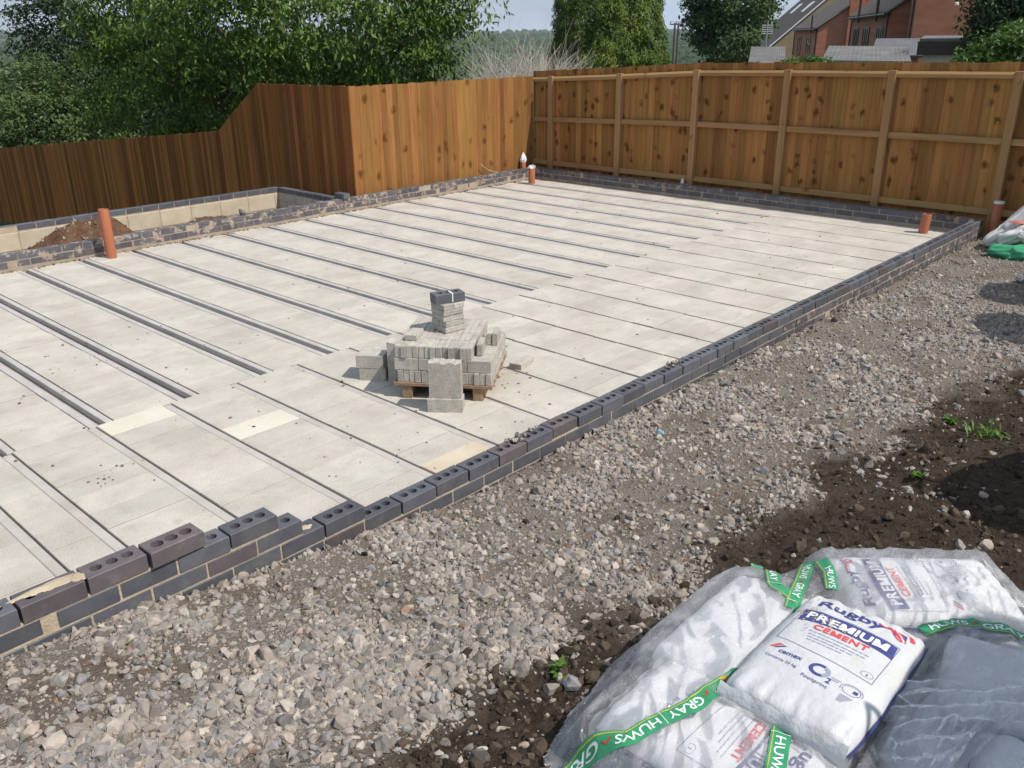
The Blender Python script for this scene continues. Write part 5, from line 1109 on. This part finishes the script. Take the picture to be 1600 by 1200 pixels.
weed('bright green grass tuft on the dark soil', 2.86, -1.83, 60, 0.09, 0.06, 'grass_tuft', 0.006)
weed('little green weed next to the grass tuft at the soil edge', 2.93, -1.62, 16, 0.06, 0.02)
weed('single green seedling on the bare soil', 2.0, -1.75, 8, 0.05, 0.012)
weed('tiny green seedling by the stepped wall end', -1.30, -0.22, 6, 0.03, 0.006)
# dry stalk and a root on the soil
mb = MB().tube([bz(1000, 940, 0.03)+np.array((0, 0, 0.02)), bz(1020, 962, 0.03)+np.array((0, 0, 0.03)), bz(1052, 978, 0.03)+np.array((0, 0, 0.02))], [0.0025, 0.002, 0.001], 5).build('dry_stalk', 'bark'); tag(mb, 'dry brown stalk on the soil behind the heap', 'stalk')
mb = MB().tube([(8.25, 7.13, 0.0), (8.05, 7.16, 0.06), (7.93, 7.19, 0.15), (7.95, 7.2, 0.16)], 0.0045, 6).build('rope_end', 'pale_twig'); tag(mb, 'pale end of string hanging at the foot of the sunlit fence', 'string')

# ------------------------------------------------------------------ trees and shrubs
def leaves(name, C, Nrm, size, m, aspect=0.45, droop=0.35, jitter=0.7, fold=0.25):
    """one four-cornered folded leaf per centre C, roughly facing Nrm"""
    n = len(C); nr = Nrm+rng.normal(0, jitter, (n, 3)); nr /= np.linalg.norm(nr, axis=1)[:, None]
    d = rng.normal(size=(n, 3)); d[:, 2] -= droop*2; d -= (d*nr).sum(1)[:, None]*nr; d /= np.linalg.norm(d, axis=1)[:, None]+1e-9; s = np.cross(nr, d); L_ = size[:, None]
    a = C-d*L_*0.5; b = C+s*L_*aspect*0.5+nr*L_*fold*0.3; c = C+d*L_*0.5-np.array((0, 0, 1))*L_*0.12; e = C-s*L_*aspect*0.5+nr*L_*fold*0.3
    v = np.stack([a, b, c, e], 1).reshape(-1, 3); k = np.arange(n)[:, None]*4; return fast_mesh(name, v, (k+np.array([[0, 1, 2, 3]])), m, smooth=False)
def crown_points(lobes, n_cl, per, cl_r, inner=0.25):
    """clumps over the surface of several ellipsoid lobes; leaves gathered in each clump"""
    vol = np.array([l_[3]*l_[4]*l_[5] for l_ in lobes])**(2/3); pick = rng.choice(len(lobes), n_cl, p=vol/vol.sum()); L_ = np.array(lobes)[pick]
    d = rng.normal(size=(n_cl, 3)); d /= np.linalg.norm(d, axis=1)[:, None]; rad = np.where(rng.uniform(size=n_cl) < inner, rng.uniform(0.35, 0.8, n_cl), rng.uniform(0.82, 1.10, n_cl))
    cc = L_[:, :3]+d*L_[:, 3:6]*rad[:, None]; nn = d/L_[:, 3:6]; nn /= np.linalg.norm(nn, axis=1)[:, None]
    # drop clumps deep inside another lobe
    dep = np.zeros(n_cl)
    for l_ in lobes: q_ = ((cc-np.array(l_[:3]))/np.array(l_[3:6])); dep = np.maximum(dep, 1-np.linalg.norm(q_, axis=1))
    ok = dep < 0.5; cc = cc[ok]; nn = nn[ok]; m_ = len(cc)
    off = rng.normal(0, 1, (m_, per, 3)); off /= np.maximum(1, np.linalg.norm(off, axis=2)[..., None]/1.6); off[..., 2] *= 0.42
    sc = cl_r*rng.uniform(0.6, 1.3, (m_, 1, 1)); C = (cc[:, None]+off*sc-np.abs(off[..., :1])*sc*np.array((0, 0, 0.25))).reshape(-1, 3); up = np.repeat(nn*0.6+np.array((0, 0, 0.75)), per, 0)
    return C, up
def limbs(base, tips, r0, rt_, m='bark', parent=None, name='trunk', fork=0.45):
    mb = MB(); base = np.array(base, float); cen = np.mean(tips, axis=0); top_ = base+(cen-base)*fork; top_[:2] = base[:2]+(cen-base)[:2]*fork*0.7
    mb.tube([base, base*0.5+top_*0.5+np.array((0.05, 0.03, 0)), top_], [r0, r0*0.85, r0*0.7], 10)
    for t in tips:
        t = np.array(t, float); mid = top_*0.5+t*0.5+np.array((0, 0, 0.25)); mb.tube([top_-np.array((0, 0, 0.2)), mid, t], [r0*0.5, r0*0.3, rt_], 7)
    return mb.build(name, m, parent, smooth=True)
def tree(name, label, base, lobes, n_cl, per, cl_r, ls, m, r0=0.2, aspect=0.45, droop=0.35, inner=0.25, cat='tree', jitter=0.7, group=None):
    root = empty(name, base); tag(root, label, cat, group); inv = Matrix.Translation(-Vector(base))
    C, U = crown_points(lobes, n_cl, per, cl_r, inner); o = add('crown', leaves('crown', C, U, ls*rng.uniform(0.65, 1.3, len(C)), m, aspect, droop, jitter), root); o.matrix_parent_inverse = inv
    tips = [np.array(l_[:3])+rng.normal(0, 0.25, 3)*np.array(l_[3:6]) for l_ in lobes]; o = limbs(base, tips, r0, r0*0.12, parent=root); o.matrix_parent_inverse = inv
    return root
def lobe(px, py, dist, rpx, rpy=None, depth=None):
    c = far(px, py, dist); s = dist/F_PX*1.08; rx = rpx*s; rz = (rpy or rpx)*s; return (c[0], c[1], c[2], rx, rx if depth is None else depth, rz)
def foot(px, dist): q_ = far(px, 57, dist); return (q_[0], q_[1], float(tz(np.array(q_[0]), np.array(q_[1])))-0.2)
D = 22
tree('walnut_tree', 'broad spreading tree with bright green drooping leaves behind the fence corner', foot(500, D+1),
     [lobe(470, -60, D, 200, 130), lobe(320, 20, D-0.5, 120, 85), lobe(440, 40, D-1.5, 110, 62), lobe(560, 30, D-1.2, 120, 72), lobe(660, 20, D-0.6, 92, 80), lobe(700, 85, D, 52, 44), lobe(610, 92, D-0.8, 75, 38), lobe(500, 100, D-1.0, 80, 38), lobe(270, 95, D, 85, 60), lobe(360, 110, D-0.3, 80, 50), lobe(240, 30, D+0.4, 80, 90), lobe(250, 150, D+0.6, 90, 55), lobe(330, 160, D+0.4, 70, 50), lobe(620, -60, D, 130, 90), lobe(430, 130, D+0.5, 120, 50)],
     900, 72, 0.36, 0.15, 'walnut_leaf', 0.30, 0.40, 0.75, inner=0.14)
D = 34
tree('ash_tree', 'dark green tree standing against the sky at the open field edge', foot(150, D),
     [lobe(150, 0, D, 85, 90), lobe(110, 70, D-0.3, 60, 65), lobe(180, 90, D, 70, 70), lobe(95, 25, D, 38, 45), lobe(210, 10, D+0.5, 80, 90), lobe(160, 150, D-0.2, 80, 55), lobe(85, 110, D, 42, 45), lobe(250, 120, D+1, 90, 90), lobe(330, 150, D+1, 90, 70)],
     800, 60, 0.46, 0.15, 'dark_leaf', 0.25, 0.5, 0.3, inner=0.3)
D = 30
tree('elder_bush', 'leafy sunlit hedge bush above the lowest part of the sloping fence', foot(40, D), [lobe(20, 165, D, 70, 50), lobe(90, 185, D-0.5, 62, 42), lobe(-40, 190, D, 90, 60), lobe(50, 215, D-0.8, 70, 36), lobe(140, 200, D, 60, 42)], 480, 56, 0.34, 0.12, 'hedge_leaf', 0.08, 0.6, 0.1, cat='bush')
D = 34
tree('hawthorn_bush', 'olive green bush in front of the dark tree above the fence', foot(120, D-2), [lobe(90, 125, D-2.5, 50, 38), lobe(130, 140, D-2.6, 46, 38), lobe(170, 150, D-2.4, 44, 40), lobe(60, 145, D-2.5, 44, 30)], 300, 36, 0.22, 0.085, 'hedge_leaf', 0.08, 0.55, 0.2, cat='bush')
D = 27
cf = foot(950, D); cq = far(950, 57, D)
root = empty('conifer', cf); tag(root, 'tall dense column shaped conifer beyond the fence corner', 'tree'); inv = Matrix.Translation(-Vector(cf))
n = 170000; zr = rng.uniform(0, 1, n); zz = cf[2]+zr*(5.6-cf[2]); prof = np.interp(zz, [-4, -1.5, 0.8, 1.6, 3.0, 4.2, 5.6], [1.15, 1.5, 1.66, 1.62, 1.40, 0.95, 0.05]); an = rng.uniform(0, 6.283, n)
lump = 0.84+0.34*fbm(an*5.5, zz*3.4, 33); rr_ = prof*lump*np.where(rng.uniform(size=n) < 0.2, rng.uniform(0.7, 0.9, n), rng.uniform(0.92, 1.05, n))
C = np.stack([cq[0]+rr_*np.cos(an), cq[1]+rr_*np.sin(an), zz], -1); U = np.stack([np.cos(an), np.sin(an), np.full(n, 0.55)], -1)
me = leaves('crown', C, U, 0.095*rng.uniform(0.6, 1.4, n), 'conifer_leaf', 0.36, -0.8, 0.32); o = add('crown', me, root); o.matrix_parent_inverse = inv
o = MB().tube([cf, (cf[0], cf[1], 2.0), (cf[0], cf[1], 5.2)], [0.22, 0.15, 0.03], 9).build('trunk', 'bark', root, smooth=True); o.matrix_parent_inverse = inv
# pale leafless shrub
D = 17.5; bf = foot(835, D); root = empty('bare_shrub', bf); tag(root, 'pale leafless twiggy shrub between the leafy tree and the conifer', 'shrub'); mb = MB(); r_ = random.Random(3)
def twig(p, d, ln, rad, depth):
    p = np.array(p); pts = [p]; k = 4; dd = d.copy()
    for i in range(k): dd = dd+np.array([r_.gauss(0, 0.16), r_.gauss(0, 0.16), r_.gauss(0.05, 0.10)]); dd /= np.linalg.norm(dd); p = p+dd*ln/k; pts.append(p)
    mb.tube(pts, [rad*(1-0.7*i/k) for i in range(k+1)], 4, cap=False)
    if depth:
        for j in range(r_.choice((2, 3, 3))):
            q_ = pts[r_.choice((1, 2, 3))]; d2 = dd+np.array([r_.gauss(0, 0.5), r_.gauss(0, 0.5), r_.gauss(0.1, 0.2)]); d2 /= np.linalg.norm(d2); twig(q_, d2, ln*r_.uniform(0.5, 0.8), rad*0.62, depth-1)
hd = np.array((math.sin(YAW), -math.cos(YAW), 0.0))
for k in range(330):
    t = r_.uniform(-1, 1); b = np.array((bf[0], bf[1], -0.2))+hd*(t*0.62-0.05)+np.array((math.cos(YAW), math.sin(YAW), 0))*r_.uniform(-0.7, 0.7)
    d = np.array((0, 0, 1.0))+hd*(t*0.28+r_.gauss(0, 0.16))+np.array([r_.gauss(0, 0.18), r_.gauss(0, 0.18), 0]); d /= np.linalg.norm(d); twig(b, d, r_.uniform(1.28, 1.66)*(1-0.2*abs(t)), 0.012, 2)
o = mb.build('twigs', 'pale_twig', root, fix=False); o.matrix_parent_inverse = Matrix.Translation(-Vector(bf))
o = MB().tube([bf, (bf[0], bf[1], -0.6), (bf[0], bf[1], 0.2)], [0.12, 0.1, 0.06], 8).build('trunk', 'pale_twig', root); o.matrix_parent_inverse = Matrix.Translation(-Vector(bf))
D = 48
tree('sycamore_tree', 'big dark rounded tree beside the tan gabled house', foot(1160, D), [lobe(1145, -10, D, 48, 48), lobe(1115, 20, D, 28, 36), lobe(1168, 20, D+2, 28, 36), lobe(1142, 52, D, 36, 40), lobe(1118, 80, D, 22, 25), lobe(1146, 84, D, 20, 22), lobe(1196, -16, D+4, 26, 26), lobe(1108, -8, D, 22, 26)], 620, 42, 0.40, 0.19, 'oak_leaf', 0.35, 0.6, 0.2)
D = 40
tree('young_tree', 'lighter green young tree in front of the big rounded tree', foot(1150, D), [lobe(1153, 76, D, 13, 18), lobe(1164, 58, D, 8, 11), lobe(1143, 94, D, 14, 12)], 110, 40, 0.34, 0.14, 'hedge_leaf', 0.1, 0.55, 0.2)
D = 24
tree('garden_tree', 'dark leafy tree hiding the end of the big brick house', foot(1570, D), [lobe(1592, -8, D, 46, 38), lobe(1562, 36, D, 26, 28), lobe(1610, 55, D, 50, 42), lobe(1645, 10, D, 55, 60), lobe(1530, 62, D, 9, 13)], 560, 38, 0.28, 0.12, 'dark_leaf', 0.16, 0.55, 0.3)
D = 17
tree('laurel_bush', 'bright green garden bush just over the panelled fence', foot(1570, D), [lobe(1585, 88, D, 45, 30), lobe(1548, 102, D, 28, 18), lobe(1630, 80, D, 40, 36), lobe(1512, 106, D, 14, 10)], 300, 40, 0.18, 0.085, 'ivy_leaf', 0.07, 0.5, 0.2, cat='bush')
D = 21
tree('ivy_bush', 'trailing bright green climber over the shed roof edge', foot(1258, D), [lobe(1252, 104, D, 24, 10), lobe(1272, 99, D, 16, 8), lobe(1232, 105, D, 14, 8), lobe(1262, 90, D, 5, 6), lobe(1290, 99, D, 8, 5)], 150, 30, 0.10, 0.06, 'ivy_leaf', 0.05, 0.6, 0.2, cat='bush')
tree('elder_bush', 'low yellowish green sprig bush left of the grey lean-to roof', foot(1165, D), [lobe(1165, 106, D, 12, 4), lobe(1180, 102, D, 5, 5)], 40, 26, 0.09, 0.06, 'ivy_leaf', 0.05, 0.5, 0.2, cat='bush')

# ------------------------------------------------------------------ houses beyond the fence
def house(label, px0, d0_, px1, d1_, W, eave_z, pitch, wall, roof, windows=(), vents=(), chimney=None, over=0.25, base=None, verge=True):
    """px0/d0_: near eaves corner, px1/d1_: far eaves corner (picture column and distance); the gable runs to the right of the near corner"""
    a = far(px0, 57, d0_)[:2]; b = far(px1, 57, d1_)[:2]; u = b-a; Ln = np.linalg.norm(u); u /= Ln; w_ = np.array((u[1], -u[0]))
    zb = (min(float(tz(np.array(a[0]), np.array(a[1]))), float(tz(np.array(b[0]), np.array(b[1])))) if base is None else base)-0.4
    root = empty('house', (a[0], a[1], zb)); tag(root, label, 'house'); inv = Matrix.Translation((-a[0], -a[1], -zb)); rz = eave_z+W/2*math.tan(pitch)
    def P3(s, t, z): q_ = a+u*s+w_*t; return (q_[0], q_[1], z)
    def put(o): o.matrix_parent_inverse = inv; return o
    v = [P3(0, 0, zb), P3(0, W, zb), P3(Ln, W, zb), P3(Ln, 0, zb), P3(0, 0, eave_z), P3(0, W, eave_z), P3(Ln, W, eave_z), P3(Ln, 0, eave_z), P3(0, W/2, rz), P3(Ln, W/2, rz)]
    f = [(0, 1, 5, 8, 4), (3, 7, 9, 6, 2), (0, 4, 7, 3), (1, 2, 6, 5), (0, 3, 2, 1), (4, 8, 9, 7), (5, 6, 9, 8)]
    put(add('wall', fixn(mesh('wall', v, f, wall)), root)); tn = math.tan(pitch); g_ = 0.12
    rp = None
    for sgn in (0, 1):
        e0 = (-over if sgn == 0 else W+over); ez = eave_z-over*tn+0.05
        top4 = [P3(-0.15, e0, ez), P3(Ln+0.15, e0, ez), P3(Ln+0.15, W/2, rz+0.05), P3(-0.15, W/2, rz+0.05)]; vv = [(x, y, z) for x, y, z in top4]+[(x, y, z+g_) for x, y, z in top4]
        r_ = put(add('roof', fixn(mesh('roof', vv, [(0, 1, 2, 3), (7, 6, 5, 4), (0, 4, 5, 1), (1, 5, 6, 2), (2, 6, 7, 3), (3, 7, 4, 0)], roof)), root)); rp = rp or r_
        bb = MB().tube([P3(-0.17, e0, ez+0.04), P3(-0.17, W/2, rz+0.09)], 0.07, 4).build('bargeboard', 'white_paint' if verge == 'white' else 'cement_sheet', root); put(bb)
    gt = MB().tube([P3(-0.1, -over-0.04, eave_z-over*tn+0.03), P3(Ln+0.1, -over-0.04, eave_z-over*tn+0.03)], 0.07, 6).build('gutter', 'dark_paint', root); put(gt)
    for s in (0.25, Ln-0.25): put(MB().tube([P3(s, -0.08, zb), P3(s, -0.08, eave_z-0.2)], 0.05, 6).build('downpipe', 'dark_paint', root))
    for (s0, s1, z0, z1, n_) in windows:
        def B(s_a, s_b, za, zb_, t0, t1):
            q4 = [P3(s_a, t0, za), P3(s_b, t0, za), P3(s_b, t1, za), P3(s_a, t1, za)]; q5 = [(x, y, zb_) for x, y, z in q4]; return q4+q5, [(0, 1, 2, 3), (7, 6, 5, 4), (0, 4, 5, 1), (1, 5, 6, 2), (2, 6, 7, 3), (3, 7, 4, 0)]
        m_ = MB()
        for k in range(n_+1): x = s0+(s1-s0)*k/n_; m_.raw(*B(x-0.045, x+0.045, z0, z1, -0.06, 0.02))
        m_.raw(*B(s0, s1, z0-0.04, z0+0.04, -0.061, 0.02)); m_.raw(*B(s0, s1, z1-0.04, z1+0.04, -0.061, 0.02)); wn = put(m_.build('window', 'dark_paint', root))
        for k in range(n_):
            x0, x1 = s0+(s1-s0)*k/n_+0.046, s0+(s1-s0)*(k+1)/n_-0.046; o = MB().raw(*B(x0, x1, z0+0.041, z1-0.041, -0.03, 0.02)).build('pane', 'window_glass', wn)
        o = MB().raw(*B(s0-0.08, s1+0.08, z0-0.14, z0-0.045, -0.12, 0.02)).build('sill', 'red_brickwork' if wall == 'red_brickwork' else 'white_paint', wn)
    for (s, t) in vents:
        z = eave_z+max(t, -0.2)*tn; put(MB().tube([P3(s, t, z-0.3), P3(s, t, z+1.1)], 0.07, 7).build('vent_pipe', 'dark_paint', root))
    if chimney:
        t0, t1, zt = chimney; q4 = [P3(-0.45, t0, zb), P3(-0.45, t1, zb), P3(0.3, t1, zb), P3(0.3, t0, zb)]; m_ = MB().raw(q4+[(x, y, zt) for x, y, z in q4], [(0, 1, 2, 3), (7, 6, 5, 4), (0, 4, 5, 1), (1, 5, 6, 2), (2, 6, 7, 3), (3, 7, 4, 0)]); o = put(m_.build('chimney', wall, root))
    return root, P3, u, w_, Ln, put
# (eaves heights follow from the horizon line of the picture)
def ez(py, dist, px): return float(far(px, py, dist)[2])
e3 = ez(17, 51, 1387)
house('red brick house with three upstairs windows under a tiled roof', 1387, 51, 1329, 66, 7.5, e3, R(36), 'red_brickwork', 'roof_tile', windows=((1.6, 3.6, e3-2.0, e3-0.75, 3), (6.6, 9.0, e3-2.0, e3-0.75, 3), (11.2, 13.4, e3-2.0, e3-0.75, 3)), vents=((2.6, -0.3), (9.8, -0.3)))
e2 = ez(43, 80, 1277)
house('red brick house with a chimney breast on its gable and small dark windows', 1277, 80, 1242, 97, 9.5, e2, R(34), 'red_brickwork', 'roof_tile', windows=((4.0, 6.6, e2-2.1, e2-0.8, 2), (11.0, 13.6, e2-2.1, e2-0.8, 2)), vents=((2.0, -0.3),), chimney=(2.2, 3.3, e2+3.6))
e1 = ez(78, 100, 1200)
h1 = house('tan brick gabled house with a long sloping tiled roof and two rooflights', 1200, 100, 1168, 118, 15, e1, R(41), 'tan_brickwork', 'roof_tile', windows=((4.0, 8.5, e1-1.6, e1-0.35, 3),), verge='white')
rt1, P3_, u1, w1, Ln1, put1 = h1
for s in (4.5, 12.0):
    t0, t1 = 4.0, 5.1; tn = math.tan(R(41)); q4 = [P3_(s, t0, e1+t0*tn+0.2), P3_(s+1.5, t0, e1+t0*tn+0.2), P3_(s+1.5, t1, e1+t1*tn+0.2), P3_(s, t1, e1+t1*tn+0.2)]
    m_ = MB().raw(q4+[(x, y, z+0.08) for x, y, z in q4], [(0, 1, 2, 3), (7, 6, 5, 4), (0, 4, 5, 1), (1, 5, 6, 2), (2, 6, 7, 3), (3, 7, 4, 0)]); put1(m_.build('rooflight', 'white_paint', rt1))
house('large plain red brick gable end with a security light', 1424, 47, 1400, 62, 14, ez(-70, 47, 1424), R(35), 'red_brickwork', 'roof_tile')
q_ = far(1495, 6, 44.5); o = MB().box((-0.07, -0.07, -0.07), (0.07, 0.07, 0.07), 0.03).build('security_light', 'white_paint'); o.location = q_; 
hh = [c for c in bpy.data.objects if c.get('label', '') == 'large plain red brick gable end with a security light'][0]; o.parent = hh; o.matrix_parent_inverse = Matrix.Translation(-hh.location)
# outbuildings
def shed(name, label, px0, px1, dist0, dist1, py_l, py_r, depth, rise, wall, roof, thick=0.07, fascia=None, over=0.12):
    a = far(px0, 57, dist0)[:2]; b = far(px1, 57, dist1)[:2]; u = b-a; Ln = np.linalg.norm(u); u /= Ln; w_ = np.array((-u[1], u[0]));
    if np.dot(w_, a-CAM[:2]) < 0: w_ = -w_
    za, zb_ = far(px0, py_l, dist0)[2], far(px1, py_r, dist1)[2]; z0 = float(tz(np.array(a[0]), np.array(a[1])))-0.4
    root = empty(name, (a[0], a[1], z0)); tag(root, label, 'shed'); inv = Matrix.Translation((-a[0], -a[1], -z0))
    def P3(s, t, z): q_ = a+u*s+w_*t; return (q_[0], q_[1], z)
    H6 = [(0, 1, 2, 3), (7, 6, 5, 4), (0, 4, 5, 1), (1, 5, 6, 2), (2, 6, 7, 3), (3, 7, 4, 0)]
    v = [P3(0, 0, z0), P3(Ln, 0, z0), P3(Ln, depth, z0), P3(0, depth, z0), P3(0, 0, za), P3(Ln, 0, zb_), P3(Ln, depth, zb_+rise), P3(0, depth, za+rise)]
    o = add('wall', fixn(mesh('wall', v, H6, wall)), root); o.matrix_parent_inverse = inv
    rise_o = rise*over/depth
    q4 = [P3(-over, -over, za-rise_o+0.01), P3(Ln+over, -over, zb_-rise_o+0.01), P3(Ln+over, depth+over, zb_+rise+rise_o+0.01), P3(-over, depth+over, za+rise+rise_o+0.01)]
    n_ = 40; vv = []; ff = []
    for k in range(n_+1):
        t = k/n_; p0 = np.array(q4[0])*(1-t)+np.array(q4[1])*t; p1 = np.array(q4[3])*(1-t)+np.array(q4[2])*t; dz = 0.004*math.sin(k*math.pi*0.9)
        vv += [p0+np.array((0, 0, dz)), p1+np.array((0, 0, dz)), p0+np.array((0, 0, dz+thick)), p1+np.array((0, 0, dz+thick))]
    for k in range(n_): b0 = 4*k; ff += [(b0, b0+4, b0+5, b0+1), (b0+2, b0+3, b0+7, b0+6), (b0, b0+2, b0+6, b0+4), (b0+1, b0+5, b0+7, b0+3)]
    ff += [(0, 1, 3, 2), (4*n_, 4*n_+2, 4*n_+3, 4*n_+1)]
    o = add('roof', fixn(mesh('roof', vv, ff, roof)), root); o.matrix_parent_inverse = inv
    if fascia:
        q4 = [P3(-over-0.03, -over-0.03, za-0.28), P3(Ln+over+0.03, -over-0.03, zb_-0.28), P3(Ln+over+0.03, -over+0.02, zb_-0.28), P3(-over-0.03, -over+0.02, za-0.28)]; o = MB().raw(q4+[(x, y, z+0.30) for x, y, z in q4], H6).build('fascia', fascia, root); o.matrix_parent_inverse = inv
    return root
shed('lean_to', 'low grey corrugated lean-to roof beside the climbing plant', 1180, 1224, 26, 26, 103, 103, 2.4, 0.36, 'grey_render', 'cement_sheet')
shed('shed', 'wide shed with a pale weathered sheet roof above the fence', 1297, 1420, 22, 22, 99, 101, 3.2, 0.24, 'grey_render', 'cement_sheet')
shed('shed', 'dark grey pitched outhouse roof behind the pale sheet roof', 1372, 1440, 30, 30, 90, 90, 3.4, 0.42, 'red_brickwork', 'dark_slate')
shed('garage', 'flat roofed rendered garage with a dark fascia below the brick gable', 1447, 1520, 24.2, 24.2, 66, 66, 4.0, 0.05, 'grey_render', 'cement_sheet', fascia='dark_paint')
# television aerial
q_ = far(1197, 68, 46); root = empty('tv_aerial', (q_[0], q_[1], float(tz(np.array(q_[0]), np.array(q_[1]))))); tag(root, 'pale grid television aerial on a thin mast before the dark tree', 'aerial'); inv = Matrix.Translation(-root.location)
zt = far(1197, 36, 46)[2]; o = MB().tube([root.location[:], (q_[0], q_[1], zt+0.1)], 0.03, 6).build('mast', 'steel', root); o.matrix_parent_inverse = inv
mb = MB()
for k in range(5): mb.tube([np.array((q_[0], q_[1], zt-0.1-0.09*k))-hd*0.26, np.array((q_[0], q_[1], zt-0.1-0.09*k))+hd*0.26], 0.018, 4)
for k in (-0.25, 0, 0.25): mb.tube([np.array((q_[0], q_[1], zt-0.05))+hd*k, np.array((q_[0], q_[1], zt-0.5))+hd*k], 0.018, 4)
o = mb.build('grid', 'steel', root); o.matrix_parent_inverse = inv
# twin utility poles in the valley, with wires
D = 120; pl = []
ub = foot(1056, D); root = empty('utility_pole', ub); tag(root, 'distant twin utility poles with a crossarm in the valley', 'utility pole'); inv = Matrix.Translation(-Vector(ub))
for px in (1053.6, 1059):
    b = foot(px, D); t = far(px, 36, D); o = MB().tube([b, (b[0], b[1], t[2])], [0.17, 0.12], 8).build('pole', 'pole_wood', root); o.matrix_parent_inverse = inv
t = far(1056, 38, D); o = MB().tube([np.array(t)-hd*0.75, np.array(t)+hd*0.75], 0.07, 5).build('crossarm', 'pole_wood', root); o.matrix_parent_inverse = inv
for k in (-0.65, 0.05, 0.65):
    o = MB().tube([np.array(t)+hd*k, np.array(t)+hd*k+np.array((0, 0, 0.35))], 0.06, 6).build('insulator', 'cement_sheet', root); o.matrix_parent_inverse = inv
    w0 = np.array(t)+hd*k+np.array((0, 0, 0.35)); w1 = far(1330, 30+6*k, 190); pts = [w0+(w1-w0)*s/14-np.array((0, 0, 4*1.6*(s/14)*(1-s/14))) for s in range(15)]
    o = MB().tube(pts, 0.02, 4).build('wire', 'wire', root); o.matrix_parent_inverse = inv

# ------------------------------------------------------------------ distant woods
n = 34000; d = 130*(2700/130)**rng.uniform(0, 1, n)**0.75; az = YAW+rng.uniform(-1.15, 1.25, n); x = CAM[0]+d*np.cos(az); y = CAM[1]+d*np.sin(az)
dens = fbm(x/170, y/170, 51, 4); ok = ((dens > 0.43) | (d < 700)) & ((d < 1100) | (dens > 0.47)); x = x[ok]; y = y[ok]; d = d[ok]; rad = rng.uniform(3.0, 5.5, len(x))*np.interp(d, [130, 600, 2700], [0.8, 1.0, 1.7])
P = np.stack([x, y, tz(x, y)+rad*0.5], -1)
BV = IV2[None]*(1+rng.normal(0, 0.14, (len(P), len(IV2), 1)))*np.array((1, 1, 0.95)); V = BV*rad[:, None, None]+P[:, None]; Fc = (IF2[None]+np.arange(len(P))[:, None, None]*len(IV2)).reshape(-1, 3)
tag(add('distant_woods', fast_mesh('distant_woods', V.reshape(-1, 3), Fc, 'far_wood', smooth=False)), 'hazy green woods covering the valley and far ridge', 'woods', kind='stuff')

# ------------------------------------------------------------------ haze: still air over the valley
hz = bpy.data.materials.new('haze_air'); hz.use_nodes = True; q = hz.node_tree; q.nodes.clear(); oo = N(q, 'ShaderNodeOutputMaterial'); pv = N(q, 'ShaderNodeVolumePrincipled', i={'Color': (0.80, 0.87, 0.96, 1), 'Density': 0.00015, 'Anisotropy': 0.0}); q.links.new(pv.outputs['Volume'], oo.inputs['Volume'])
hb = MB().raw([(x, y, z) for z in (-40, 60) for x, y in ((-4500, -4500), (4500, -4500), (4500, 4500), (-4500, 4500))], [(0, 3, 2, 1), (4, 5, 6, 7), (0, 1, 5, 4), (1, 2, 6, 5), (2, 3, 7, 6), (3, 0, 4, 7)])
me = mesh('haze', hb.v, hb.f); me.materials.append(hz); tag(add('haze', me), 'thin blue summer haze over the valley', kind='stuff')

# hedgerow trees and far hedges along the open field beyond the end of the sloping fence
for k, (px, dd, h) in enumerate(((-120, 60, 34), (-320, 75, 30), (-560, 70, 34), (-900, 85, 30))):
    tree('hedgerow_tree', ('rounded hedgerow tree in the field past the fence end', 'second hedgerow tree out in the open field', 'hedgerow tree beside the field track', 'hedgerow tree farthest along the field edge')[k], foot(px, dd), [lobe(px, 60, dd, h, h*0.9), lobe(px-h*0.7, 72, dd, h*0.7, h*0.6), lobe(px+h*0.6, 75, dd, h*0.7, h*0.55)], 160, 40, 0.7, 0.30, 'oak_leaf', 0.3, 0.6, 0.2, group='hedgerow trees in the field')
